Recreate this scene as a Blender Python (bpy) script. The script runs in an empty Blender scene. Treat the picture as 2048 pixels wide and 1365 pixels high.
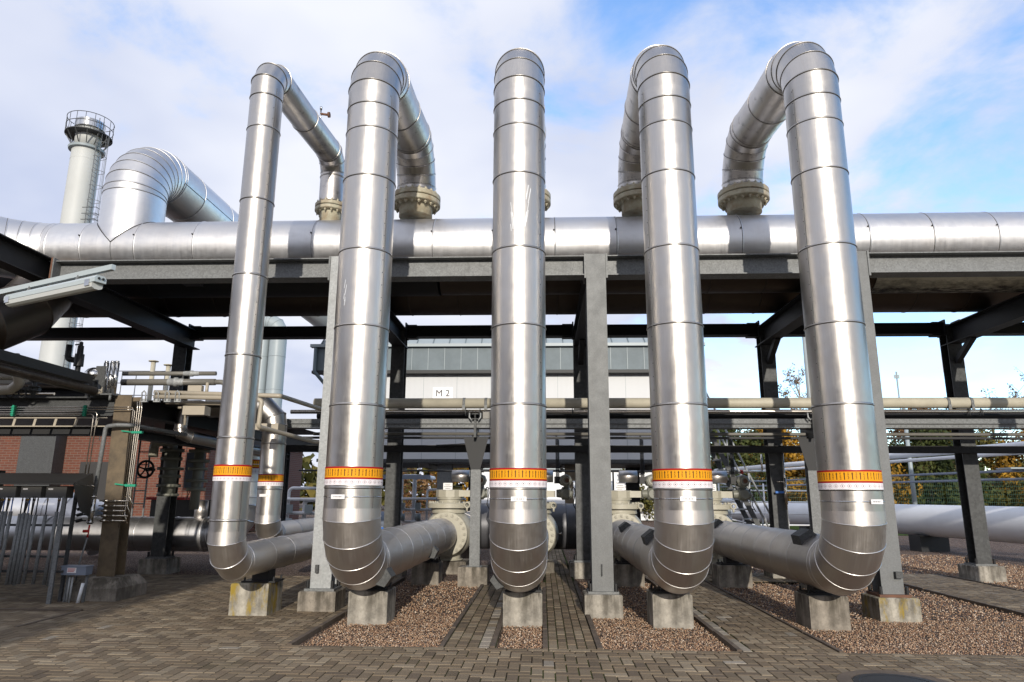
import bpy, math, random
import numpy as np
from mathutils import Vector, Matrix
R = math.radians
rnd = random.Random(7)
S = bpy.context.scene
COL = S.collection

# ------------------------------------------------------------------ camera
def setup_camera():
    yaw, pitch, roll = R(2.50), R(12.55), R(0.27)
    fwd = Vector((-math.sin(yaw)*math.cos(pitch), math.cos(yaw)*math.cos(pitch), math.sin(pitch)))
    r0 = Vector((math.cos(yaw), math.sin(yaw), 0)); u0 = r0.cross(fwd)
    rr = r0*math.cos(roll)+u0*math.sin(roll); uu = -r0*math.sin(roll)+u0*math.cos(roll)
    cam = bpy.data.cameras.new('camera'); o = bpy.data.objects.new('camera', cam); COL.objects.link(o)
    m = Matrix((( rr.x, uu.x, -fwd.x, 0), (rr.y, uu.y, -fwd.y, 0), (rr.z, uu.z, -fwd.z, 1.5), (0, 0, 0, 1)))
    o.matrix_world = m
    cam.sensor_width = 36; cam.lens = 1385/2048*36
    cam.clip_start = 0.1; cam.clip_end = 3000
    S.camera = o
setup_camera()

# ------------------------------------------------------------------ light
SUN_EL, SUN_AZ = R(15.5), R(4.5)      # sun low behind the camera, a little to the right
def setup_light():
    d = Vector((math.sin(SUN_AZ)*math.cos(SUN_EL), -math.cos(SUN_AZ)*math.cos(SUN_EL), math.sin(SUN_EL)))
    l = bpy.data.lights.new('sun', 'SUN'); l.energy = 2.8; l.angle = R(0.6); l.color = (1.0, 0.93, 0.82)
    o = bpy.data.objects.new('sun', l); COL.objects.link(o)
    o.rotation_euler = d.to_track_quat('Z', 'Y').to_euler(); o.location = (3, -20, 20)
    w = bpy.data.worlds.new('World'); S.world = w; w.use_nodes = True
    nt = w.node_tree; N = nt.nodes; L = nt.links
    bg = N['Background']
    sky = N.new('ShaderNodeTexSky'); sky.sky_type = 'NISHITA'; sky.sun_disc = False
    sky.sun_elevation = SUN_EL; sky.sun_rotation = math.pi-SUN_AZ
    sky.air_density = 1.0; sky.dust_density = 0.2; sky.ozone_density = 2.0
    tc = N.new('ShaderNodeTexCoord')
    sep = N.new('ShaderNodeSeparateXYZ'); L.new(tc.outputs['Generated'], sep.inputs[0])
    # project the view direction onto a cloud layer
    den = N.new('ShaderNodeMath'); den.operation = 'ADD'; den.inputs[1].default_value = 0.22; L.new(sep.outputs[2], den.inputs[0])
    dx = N.new('ShaderNodeMath'); dx.operation = 'DIVIDE'; L.new(sep.outputs[0], dx.inputs[0]); L.new(den.outputs[0], dx.inputs[1])
    dy = N.new('ShaderNodeMath'); dy.operation = 'DIVIDE'; L.new(sep.outputs[1], dy.inputs[0]); L.new(den.outputs[0], dy.inputs[1])
    cmb = N.new('ShaderNodeCombineXYZ'); L.new(dx.outputs[0], cmb.inputs[0]); L.new(dy.outputs[0], cmb.inputs[1])
    n1 = N.new('ShaderNodeTexNoise'); n1.inputs['Scale'].default_value = 2.6; n1.inputs['Detail'].default_value = 10; n1.inputs['Roughness'].default_value = 0.58
    n1.inputs['Distortion'].default_value = 0.25
    mp = N.new('ShaderNodeMapping'); mp.inputs['Location'].default_value = (3.1, 1.7, 0); mp.inputs['Scale'].default_value = (1.0, 1.0, 1)
    L.new(cmb.outputs[0], mp.inputs[0]); L.new(mp.outputs[0], n1.inputs['Vector'])
    n2 = N.new('ShaderNodeTexNoise'); n2.inputs['Scale'].default_value = 0.55; n2.inputs['Detail'].default_value = 2
    L.new(mp.outputs[0], n2.inputs['Vector'])
    # thicker cloud to the left (x < 0), broken to the right and overhead
    bias = N.new('ShaderNodeMath'); bias.operation = 'MULTIPLY_ADD'; bias.inputs[1].default_value = -0.22; bias.inputs[2].default_value = 0.085
    L.new(dx.outputs[0], bias.inputs[0])
    a1 = N.new('ShaderNodeMath'); a1.operation = 'MULTIPLY_ADD'; a1.inputs[1].default_value = 0.55; L.new(n2.outputs[0], a1.inputs[0]); L.new(n1.outputs[0], a1.inputs[2])
    a2 = N.new('ShaderNodeMath'); a2.operation = 'ADD'; L.new(a1.outputs[0], a2.inputs[0]); L.new(bias.outputs[0], a2.inputs[1])
    bk = N.new('ShaderNodeMapRange'); bk.inputs[1].default_value = .1; bk.inputs[2].default_value = -.5; bk.inputs[3].default_value = 0; bk.inputs[4].default_value = .45  # added cloud behind the camera evens the sky the pipes reflect
    L.new(sep.outputs[1], bk.inputs[0]); a2b = N.new('ShaderNodeMath'); a2b.operation = 'ADD'; L.new(a2.outputs[0], a2b.inputs[0]); L.new(bk.outputs[0], a2b.inputs[1]); a2 = a2b
    # more cloud toward the horizon
    hz = N.new('ShaderNodeMapRange'); hz.inputs[1].default_value = 0.0; hz.inputs[2].default_value = 0.6; hz.inputs[3].default_value = 0.16; hz.inputs[4].default_value = -0.03
    L.new(sep.outputs[2], hz.inputs[0])
    a3 = N.new('ShaderNodeMath'); a3.operation = 'ADD'; L.new(a2.outputs[0], a3.inputs[0]); L.new(hz.outputs[0], a3.inputs[1])
    rmp = N.new('ShaderNodeValToRGB'); rmp.color_ramp.elements[0].position = 0.66; rmp.color_ramp.elements[1].position = 0.92
    rmp.color_ramp.interpolation = 'EASE'
    L.new(a3.outputs[0], rmp.inputs[0])
    n3 = N.new('ShaderNodeTexNoise'); n3.inputs['Scale'].default_value = 1.3; n3.inputs['Detail'].default_value = 4; L.new(mp.outputs[0], n3.inputs['Vector'])
    cc = N.new('ShaderNodeMix'); cc.data_type = 'RGBA'
    cc.inputs[6].default_value = (4.6, 5.1, 6.6, 1); cc.inputs[7].default_value = (6.9, 7.1, 7.8, 1)
    ccr = N.new('ShaderNodeMapRange'); ccr.inputs[1].default_value = .36; ccr.inputs[2].default_value = .62; L.new(n3.outputs[0], ccr.inputs[0]); L.new(ccr.outputs[0], cc.inputs[0])
    gain = N.new('ShaderNodeMix'); gain.data_type = 'RGBA'; gain.blend_type = 'MULTIPLY'; gain.inputs[0].default_value = 1
    gain.inputs[7].default_value = (2.1, 2.35, 2.7, 1); L.new(sky.outputs[0], gain.inputs[6])
    mx = N.new('ShaderNodeMix'); mx.data_type = 'RGBA'
    L.new(rmp.outputs[0], mx.inputs[0]); L.new(gain.outputs[2], mx.inputs[6]); L.new(cc.outputs[2], mx.inputs[7])
    L.new(mx.outputs[2], bg.inputs[0]); bg.inputs[1].default_value = 0.1
    S.view_settings.view_transform = 'Standard'; S.view_settings.look = 'None'
    S.view_settings.gamma = 1; S.view_settings.exposure = 0.42
setup_light()
S.render.engine = 'CYCLES'
try:
    S.cycles.max_bounces = 8; S.cycles.glossy_bounces = 4; S.cycles.diffuse_bounces = 3
except Exception: pass

# ------------------------------------------------------------------ materials
class NT:
    def __init__(s, name):
        s.m = bpy.data.materials.new(name); s.m.use_nodes = True
        s.t = s.m.node_tree; s.N = s.t.nodes; s.L = s.t.links; s.b = s.N['Principled BSDF']
    def n(s, typ, **kw):
        x = s.N.new(typ)
        for k, v in kw.items():
            if k.startswith('i_'):
                key = k[2:]
                x.inputs[int(key) if key.isdigit() else key.replace('_', ' ')].default_value = v
            else: setattr(x, k, v)
        return x
    def l(s, a, b, ao=0): s.L.new(a.outputs[ao] if not isinstance(ao, str) else a.outputs[ao], b)
    def coord(s, kind='Object', scale=(1,1,1)):
        tc = s.n('ShaderNodeTexCoord'); mp = s.n('ShaderNodeMapping'); mp.inputs['Scale'].default_value = scale
        s.L.new(tc.outputs[kind], mp.inputs[0]); return mp
    def noise(s, vec, scale, detail=4, rough=.55):
        x = s.n('ShaderNodeTexNoise'); x.inputs['Scale'].default_value = scale; x.inputs['Detail'].default_value = detail
        x.inputs['Roughness'].default_value = rough; s.L.new(vec.outputs[0], x.inputs['Vector']); return x
    def rng(s, src, a, b, c, d, out=0):
        x = s.n('ShaderNodeMapRange'); x.inputs[1].default_value = a; x.inputs[2].default_value = b
        x.inputs[3].default_value = c; x.inputs[4].default_value = d; s.L.new(src.outputs[out], x.inputs[0]); return x
    def ramp(s, src, stops, out=0):
        x = s.n('ShaderNodeValToRGB'); cr = x.color_ramp
        while len(cr.elements) < len(stops): cr.elements.new(0.5)
        for e, (p, c) in zip(cr.elements, stops):
            e.position = p; e.color = (c[0], c[1], c[2], 1) if not isinstance(c, (int, float)) else (c, c, c, 1)
        s.L.new(src.outputs[out], x.inputs[0]); return x
    def mix(s, f, a, b, mode='MIX'):
        x = s.n('ShaderNodeMix'); x.data_type = 'RGBA'; x.blend_type = mode
        for i, v in ((0, f), (6, a), (7, b)):
            if hasattr(v, 'outputs'):
                o = v.outputs[2] if v.bl_idname == 'ShaderNodeMix' else v.outputs[0]
                s.L.new(o, x.inputs[i])
            elif i == 0: x.inputs[0].default_value = v
            else: x.inputs[i].default_value = (v[0], v[1], v[2], 1)
        return x
    def base(s, x): s.L.new(x.outputs[2] if x.bl_idname == 'ShaderNodeMix' else x.outputs[0], s.b.inputs['Base Color'])
    def bump(s, x, strength, dist=0.01, out=0):
        b = s.n('ShaderNodeBump'); b.inputs['Strength'].default_value = strength; b.inputs['Distance'].default_value = dist
        s.L.new(x.outputs[out], b.inputs['Height']); s.L.new(b.outputs[0], s.b.inputs['Normal']); return b
    def set(s, rough=None, metal=None, spec=None, col=None):
        if rough is not None: s.b.inputs['Roughness'].default_value = rough
        if metal is not None: s.b.inputs['Metallic'].default_value = metal
        if spec is not None: s.b.inputs['Specular IOR Level'].default_value = spec
        if col is not None: s.b.inputs['Base Color'].default_value = (*col, 1)
        return s.m
    def attr(s, name):
        x = s.n('ShaderNodeAttribute'); x.attribute_name = name; return x

def m_clad(name, col, r0, r1, brush='u', dirt=0.0):
    """brushed sheet cladding: per-sheet tone, fine brushing, faint stains"""
    t = NT(name); t.set(metal=1.0)
    tone = t.attr('tone')
    uv = t.coord('UV', (1, 1, 1))
    sc = (260, 3, 1) if brush == 'u' else (3, 260, 1)
    br = t.n('ShaderNodeMapping'); br.inputs['Scale'].default_value = sc; t.L.new(uv.outputs[0], br.inputs[0])
    nb = t.noise(br, 1.0, 3, .6)
    ob = t.coord('Object')
    nl = t.noise(ob, 1.6, 5, .6); ns = t.noise(ob, 9, 5, .7)
    c0 = t.mix(t.rng(nb, .3, .7, 0, 1), [c*.93 for c in col], [min(1, c*1.04) for c in col])
    c1 = t.mix(t.rng(nl, .35, .75, 0, .5), c0, (col[0]*.92, col[1]*.86, col[2]*.80))
    c2 = t.mix(t.rng(ns, .6, .78, 0, .22), c1, (col[0]*.7, col[1]*.66, col[2]*.62))
    tn = t.rng(tone, 0, 1, .88, 1.06, 'Fac')
    c3 = t.mix(1.0, c2, tn, 'MULTIPLY')
    # water-run streaks follow the length of the sheet
    stx = t.n('ShaderNodeMapping'); stx.inputs['Scale'].default_value = (34, 1.1, 1); t.L.new(uv.outputs[0], stx.inputs[0])
    st = t.noise(stx, 1.0, 3, .6)
    c3 = t.mix(t.rng(st, .58, .8, 0, .16), c3, (col[0]*.72, col[1]*.64, col[2]*.56))
    if dirt > 0:
        nd = t.noise(ob, 5, 6, .75)
        c3 = t.mix(t.rng(nd, .62-.2*dirt, .78, 0, .9), c3, (.03, .025, .02))
    t.base(c3)
    ra = t.rng(nb, .3, .7, r0, r1); rb = t.rng(ns, .4, .8, 0, .12)
    ad = t.n('ShaderNodeMath', operation='ADD'); t.l(ra, ad.inputs[0]); t.l(rb, ad.inputs[1])
    t.L.new(ad.outputs[0], t.b.inputs['Roughness'])
    nw = t.noise(ob, 2.2, 2, .5)
    mixh = t.n('ShaderNodeMath', operation='MULTIPLY_ADD'); mixh.inputs[1].default_value = .01; t.l(nb, mixh.inputs[0]); t.l(nw, mixh.inputs[2])
    t.bump(mixh, .35, .02)
    return t.m

def m_galv(name, lo=.12, hi=.21, scale=50, metal=.12):
    t = NT(name); t.set(metal=metal)
    ob = t.coord('Object')
    v = t.n('ShaderNodeTexVoronoi'); v.inputs['Scale'].default_value = scale; t.L.new(ob.outputs[0], v.inputs['Vector'])
    nz = t.noise(ob, 6, 5, .6)
    c = t.ramp(v, [(0, (lo, lo*1.04, lo*1.05)), (1, (hi, hi*1.03, hi*1.03))], out='Color')
    s = t.mix(t.rng(nz, .4, .8, 0, .22), c, (lo*.8, lo*.78, lo*.72))
    sx = t.coord('Object', (14, 14, .7)); s = t.mix(t.rng(t.noise(sx, 1.0, 4, .6), .58, .75, 0, .12), s, (hi*1.25, hi*1.25, hi*1.2))
    s = t.mix(t.rng(t.noise(t.coord('Object', (6, 6, .5)), 1.3, 6, .7), .60, .74, 0, .3), s, (lo*.5, lo*.42, lo*.33))
    t.base(s)
    t.L.new(t.rng(nz, .3, .7, .52, .62).outputs[0], t.b.inputs['Roughness'])
    return t.m

def m_paint(name, col, rough=.5, var=.25, dirt=None, dscale=3.0, metal=0.0, spec=.5, bump=.0):
    t = NT(name); t.set(rough=rough, metal=metal, spec=spec)
    ob = t.coord('Object'); n = t.noise(ob, dscale, 6, .65)
    dc = dirt or [c*.55 for c in col]
    t.base(t.mix(t.rng(n, .4, .8, 0, var), col, dc))
    if bump: t.bump(t.noise(ob, 60, 4, .6), bump, .003)
    return t.m

def m_concrete(name, base=(.38, .35, .30), lichen=.0, stain=.8):
    t = NT(name); t.set(rough=.9, spec=.2)
    ob = t.coord('Object'); n = t.noise(ob, 3.5, 8, .7); n2 = t.noise(ob, 40, 4, .6)
    c = t.mix(t.rng(n, .38, .62, 0, 1), [min(1,b*1.15) for b in base], [b*.52 for b in base])
    c = t.mix(t.rng(n2, .55, .75, 0, .4), c, [b*.45 for b in base])
    # dark run-off streaks from the top edge, stretched vertically
    sx = t.coord('Object', (5, 5, .9)); st = t.noise(sx, 1.6, 5, .65)
    tc = t.n('ShaderNodeTexCoord'); sp = t.n('ShaderNodeSeparateXYZ'); t.L.new(tc.outputs['Generated'], sp.inputs[0])
    top = t.rng(sp, .35, .95, .12, 1, 2)
    f = t.n('ShaderNodeMath', operation='MULTIPLY'); t.l(t.rng(st, .44, .58, 0, stain), f.inputs[0]); t.l(top, f.inputs[1])
    c = t.mix(f, c, (.075, .065, .05))
    pit = t.n('ShaderNodeTexVoronoi'); pit.inputs['Scale'].default_value = 28; t.L.new(ob.outputs[0], pit.inputs['Vector'])
    c = t.mix(t.rng(pit, .0, .10, .55, 0), c, (.08, .07, .06))
    if lichen > 0:
        nl = t.noise(t.coord('Object', (4, 4, 1.4)), 1.7, 6, .7)
        c = t.mix(t.rng(nl, .58-.08*lichen, .64, 0, .9), c, (.30, .21, .025))
    t.base(c); t.bump(n2, .35, .006)
    return t.m

M = {}
def mats():
    M['clad'] = m_clad('aluminium_cladding', (.54, .515, .485), .28, .38)
    M['clad_hdr'] = m_clad('weathered_cladding', (.68, .68, .69), .36, .50, 'v')
    M['clad_dark'] = m_clad('shade_toned_cladding', (.085, .068, .055), .36, .5, 'v')  # darker copy of the cladding, deck shade put into its colour
    M['bluegrey_clad'] = m_paint('dull_grey_sheet', (.11, .11, .12), .45, .3, metal=.3)
    M['clad_low'] = m_clad('lower_cladding', (.62, .585, .555), .36, .48)
    M['clad_dirty'] = m_clad('streaked_cladding', (.54, .51, .48), .28, .42, 'v', dirt=.3)
    M['clad_beige'] = m_paint('cream_pipe_paint', (.50, .46, .36), .55, .35, (.10, .085, .06), 2.5)
    M['galv'] = m_galv('galvanised_steel')
    t = NT('daylit_cream_black_stain'); t.set(rough=.5)
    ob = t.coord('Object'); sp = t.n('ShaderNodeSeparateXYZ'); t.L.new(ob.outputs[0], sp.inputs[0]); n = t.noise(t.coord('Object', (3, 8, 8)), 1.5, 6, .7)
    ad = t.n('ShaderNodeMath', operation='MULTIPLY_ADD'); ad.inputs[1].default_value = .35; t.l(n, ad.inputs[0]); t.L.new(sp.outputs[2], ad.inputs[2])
    t.base(t.mix(t.rng(ad, -.10, -.26, 0, 1), (.85, .80, .64), (.03, .025, .02))); M['cream_stained'] = t.m  # daylight on the pipe put into a lighter cream; black stain underneath
    M['galv_dark'] = m_galv('darkened_galvanised_steel', .045, .095, 60, .3)  # tone lowered so the left rack's shade sits in the colour
    M['galv_light'] = m_galv('bright_galvanised_steel', .28, .40, 45, .15)
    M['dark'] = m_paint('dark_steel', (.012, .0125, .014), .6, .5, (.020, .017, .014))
    M['black'] = m_paint('black_rubber', (.012, .012, .013), .55, .3)
    M['rust'] = m_paint('rusty_plate', (.16, .075, .045), .85, .6, (.05, .035, .03), 12)
    M['tan_steel'] = m_paint('stained_tan_steel', (.15, .11, .065), .6, 1, (.03, .024, .018), 4)
    M['conc'] = m_concrete('concrete')
    M['conc_lich'] = m_concrete('concrete_with_yellow_lichen', (.40, .37, .31), 1.0, .8)
    M['conc_old'] = m_concrete('weathered_concrete', (.30, .265, .22), .0, .9)
    M['valve'] = m_paint('beige_valve_paint', (.42, .395, .315), .42, .3, (.22, .19, .14), 5)
    M['valve_grey'] = m_paint('grey_green_actuator_paint', (.20, .20, .165), .45, .4)
    M['flange'] = m_paint('cream_flange_paint', (.45, .42, .31), .55, .9, (.22, .11, .04), 7)
    M['steel'] = m_paint('stainless_steel', (.62, .62, .62), .22, .3, metal=1.0)
    M['tube'] = m_paint('stainless_tubing', (.62, .56, .48), .25, .2, metal=1.0)
    M['pipe_grey'] = m_paint('grey_pipe_paint', (.17, .16, .14), .45, .3)
    M['pipe_cream'] = m_paint('cream_conduit', (.42, .37, .29), .4, .25)
    M['bluegrey'] = m_paint('blue_grey_paint', (.20, .23, .29), .5, .2)
    M['white'] = m_paint('white_paint', (.78, .79, .80), .45, .12)
    M['offwhite'] = m_paint('offwhite_stack_paint', (.50, .51, .49), .55, .3, (.34, .34, .31), .6)
    M['whitepipe'] = m_paint('white_pipe_paint', (.74, .75, .77), .45, .2, (.35, .33, .31), 1.0)
    M['box_grey'] = m_paint('grey_cabinet_paint', (.09, .087, .08), .5, .25)
    M['box_dark'] = m_paint('dark_hood_paint', (.03, .028, .026), .5, .3)
    M['plast'] = m_paint('pale_grey_plastic', (.42, .47, .48), .35, .12)
    M['plate'] = m_paint('white_label_plate', (.82, .80, .80), .4, .05)
    M['bead'] = m_paint('bright_seam_bead', (.72, .69, .66), .36, .1, metal=1.0)
    M['lap_shade'] = m_paint('painted_lap_shade', (.045, .040, .036), .7, .3)  # shade beneath the lap lips, painted as a near-black strip
    M['ink'] = m_paint('dark_ink', (.02, .02, .022), .6, 0)
    M['grey_ink'] = m_paint('grey_lettering', (.10, .10, .11), .6, 0)
    M['red'] = m_paint('red_paint', (.50, .03, .02), .45, .1)
    M['blue'] = m_paint('blue_handle_plastic', (.01, .12, .45), .4, .1)
    M['yellow'] = m_paint('yellow_cable_gland', (.75, .42, .05), .5, .1)
    M['green'] = m_paint('green_clamp_plastic', (.01, .28, .16), .5, .1)
    M['fence'] = m_paint('green_fence_paint', (.01, .06, .035), .5, .2)
    M['orange'] = m_paint('orange_paint', (.8, .28, .02), .5, .1)
    M['bark'] = m_paint('bark', (.10, .075, .055), .9, .6, bump=.4)
    M['birch'] = m_paint('pale_birch_bark', (.42, .40, .36), .8, .6, (.08, .07, .06), 6)
    # M2 cladding and standing seam
    t = NT('white_panel_cladding'); t.set(rough=.5)
    ob = t.coord('Object'); wv = t.n('ShaderNodeTexWave'); wv.inputs['Scale'].default_value = 1.6; wv.inputs['Distortion'].default_value = 0
    t.L.new(ob.outputs[0], wv.inputs['Vector']); nz = t.noise(ob, .8, 4)
    t.base(t.mix(t.rng(nz, .3, .7, 0, .25), (.56, .57, .58), (.48, .49, .51))); t.bump(wv, .12, .01); M['panel'] = t.m
    M['seam'] = m_paint('grey_zinc_sheet', (.115, .145, .16), .55, .55, (.20, .245, .27), 1.6, spec=.4)
    M['zinc_light'] = m_paint('pale_zinc_flashing', (.30, .345, .36), .45, .2)
    # brick wall
    t = NT('red_brick'); t.set(rough=.85)
    ob = t.coord('Object'); sp = t.n('ShaderNodeSeparateXYZ'); t.L.new(ob.outputs[0], sp.inputs[0])
    ad = t.n('ShaderNodeMath', operation='ADD'); t.L.new(sp.outputs[0], ad.inputs[0]); t.L.new(sp.outputs[1], ad.inputs[1])
    cb = t.n('ShaderNodeCombineXYZ'); t.L.new(ad.outputs[0], cb.inputs[0]); t.L.new(sp.outputs[2], cb.inputs[1])
    bk = t.n('ShaderNodeTexBrick'); bk.inputs['Scale'].default_value = 1.0; bk.inputs['Brick Width'].default_value = .27; bk.inputs['Row Height'].default_value = .09
    bk.inputs['Mortar Size'].default_value = .010; bk.inputs['Color1'].default_value = (.15, .047, .026, 1); bk.inputs['Color2'].default_value = (.115, .036, .022, 1)
    bk.inputs['Mortar'].default_value = (.15, .11, .085, 1); t.L.new(cb.outputs[0], bk.inputs['Vector'])
    t.base(bk); M['brick'] = t.m
    # paving bricks: each brick has its own colour attribute
    t = NT('paving_bricks'); t.set(rough=.85, spec=.25)
    a = t.attr('bcol'); ob = t.coord('Object'); n = t.noise(ob, 1.1, 6, .65); n2 = t.noise(ob, 60, 4, .6)
    c = t.mix(t.rng(n, .4, .7, 0, .45), a, (.085, .065, .042))
    c.inputs[6].default_value = (1, 1, 1, 1); t.L.new(a.outputs['Color'], c.inputs[6])
    c = t.mix(t.rng(n2, .5, .75, 0, .35), c, (.06, .045, .035))
    n3 = t.noise(ob, .55, 5, .7)
    c = t.mix(t.rng(n3, .60, .76, 0, .4), c, (.045, .05, .014))
    t.base(c); t.bump(n2, .5, .004); M['paver'] = t.m
    t = NT('mossy_joint_sand'); t.set(rough=1, spec=.1)
    ob = t.coord('Object'); n = t.noise(ob, 1.2, 5, .6)
    t.base(t.mix(t.rng(n, .42, .62, 0, 1), (.028, .022, .016), (.045, .07, .012))); M['joint'] = t.m
    t = NT('kerb_stone'); t.set(rough=.9)
    ob = t.coord('Object'); n = t.noise(ob, 4, 7, .7)
    t.base(t.mix(t.rng(n, .35, .7, 0, 1), (.14, .105, .075), (.06, .045, .035))); M['kerb'] = t.m
    # gravel
    t = NT('gravel_bed'); t.set(rough=.9, spec=.2)
    ob = t.coord('Object')
    v = t.n('ShaderNodeTexVoronoi'); v.inputs['Scale'].default_value = 48; t.L.new(ob.outputs[0], v.inputs['Vector'])
    vb = t.n('ShaderNodeSeparateColor'); t.L.new(v.outputs['Color'], vb.inputs[0])
    pal = t.ramp(vb, [(0, (.08, .06, .05)), (.2, (.28, .17, .12)), (.45, (.44, .28, .20)), (.7, (.34, .25, .20)), (.88, (.60, .49, .39)), (1, (.24, .22, .21))])
    n = t.noise(ob, .45, 5, .6)
    c = t.mix(t.rng(n, .35, .75, 0, .35), pal, (.11, .07, .05))
    c = t.mix(t.rng(v, .28, .6, 0, .9, 'Distance'), c, (.02, .014, .01))
    t.base(c); iv = t.n('ShaderNodeMath', operation='SUBTRACT'); iv.inputs[0].default_value = 1; t.l(v, iv.inputs[1], 'Distance'); t.bump(iv, .9, .012); M['gravel'] = t.m
    t = NT('gravel_stones'); t.set(rough=.8, spec=.3)
    a = t.attr('bcol'); t.L.new(a.outputs['Color'], t.b.inputs['Base Color']); M['stone'] = t.m
    t = NT('grass'); t.set(rough=1, spec=.1)
    ob = t.coord('Object'); n = t.noise(ob, .5, 6, .7)
    t.base(t.mix(t.rng(n, .3, .7, 0, 1), (.035, .085, .015), (.08, .10, .025))); t.bump(t.noise(ob, 20, 4), .8, .1); M['grassm'] = t.m
    # warning band: u runs round the pipe (1 = full turn), v 0..1 up the band
    def band(name, kind, count):
        t = NT(name); t.set(rough=.6, spec=.2)
        tc = t.n('ShaderNodeTexCoord'); sp = t.n('ShaderNodeSeparateXYZ'); t.L.new(tc.outputs['UV'], sp.inputs[0])
        def math_(op, a, b=None, c=None):
            x = t.n('ShaderNodeMath', operation=op)
            for i, v in enumerate((a, b, c)):
                if v is None: continue
                if hasattr(v, 'bl_idname'): t.L.new(v.outputs[0], x.inputs[i])
                elif isinstance(v, tuple): t.L.new(sp.outputs[v[0]], x.inputs[i])
                else: x.inputs[i].default_value = v
            return x
        u = math_('FRACT', math_('MULTIPLY', (0,), float(count)))
        if kind == 'flow':
            d = math_('ABSOLUTE', math_('SUBTRACT', u, .25))
            bar = math_('LESS_THAN', d, .075)
            hd = math_('LESS_THAN', d, math_('MULTIPLY', math_('SUBTRACT', .80, (1,)), 1.1))
            hd = math_('MULTIPLY', hd, math_('GREATER_THAN', (1,), .66))
            bar = math_('MAXIMUM', bar, hd)
            vin = math_('MULTIPLY', math_('GREATER_THAN', (1,), .24), math_('LESS_THAN', (1,), .80))
            bar = math_('MULTIPLY', bar, vin)
            d2 = math_('ABSOLUTE', math_('SUBTRACT', u, .75))
            uv = t.n('ShaderNodeMapping'); uv.inputs['Scale'].default_value = (count*14, 17, 1); t.L.new(tc.outputs['UV'], uv.inputs[0])
            tx = math_('GREATER_THAN', t.noise(uv, 1.0, 1), .49)
            tx = math_('MULTIPLY', math_('MULTIPLY', tx, math_('LESS_THAN', d2, .10)), vin)
            c = t.mix(math_('MULTIPLY', bar, .9), (.80, .34, .012), (.03, .02, .01))
            c = t.mix(math_('MULTIPLY', tx, .9), c, (.10, .05, .01))
            edge = math_('GREATER_THAN', math_('ABSOLUTE', math_('SUBTRACT', (1,), .5)), .365)
            c = t.mix(edge, c, (.36, .008, .010))
        else:
            um = math_('MULTIPLY', math_('SUBTRACT', u, .5), 1.0)
            du = math_('ABSOLUTE', um); dv = math_('ABSOLUTE', math_('SUBTRACT', (1,), .52))
            s = math_('ADD', math_('MULTIPLY', du, 2.2), math_('MULTIPLY', dv, 2.4))
            ring = math_('LESS_THAN', math_('ABSOLUTE', math_('SUBTRACT', s, .80)), .09)
            dot = math_('LESS_THAN', s, .28)
            c = t.mix(math_('MULTIPLY', ring, .65), (.80, .76, .78), (.35, .10, .12))
            c = t.mix(math_('MULTIPLY', dot, .9), c, (.05, .04, .05))
        t.base(c); return t.m
    M['band'] = band('flow_arrow_tape', 'flow', 26); M['haz'] = band('hazard_diamond_tape', 'haz', 30)
    def leaf(name, cols):
        t = NT(name); t.set(rough=.7, spec=.2)
        ob = t.coord('Object'); n = t.noise(ob, .9, 5, .7); a = t.attr('tone')
        r = t.ramp(a, [(i/(len(cols)-1), c) for i, c in enumerate(cols)], out='Fac')
        t.base(t.mix(t.rng(n, .4, .7, 0, .6), r, [x*.5 for x in cols[0]])); return t.m
    M['leaf_green'] = leaf('dark_green_foliage', [(.02, .03, .01), (.045, .06, .015), (.08, .085, .02)])
    M['leaf_gold'] = leaf('golden_autumn_foliage', [(.14, .08, .012), (.32, .17, .018), (.50, .27, .03)])
    M['leaf_rust'] = leaf('russet_autumn_foliage', [(.10, .05, .02), (.17, .085, .035), (.23, .14, .06)])
    M['leaf_olive'] = leaf('olive_foliage', [(.04, .045, .012), (.10, .09, .02), (.17, .13, .03)])
mats()

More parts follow.
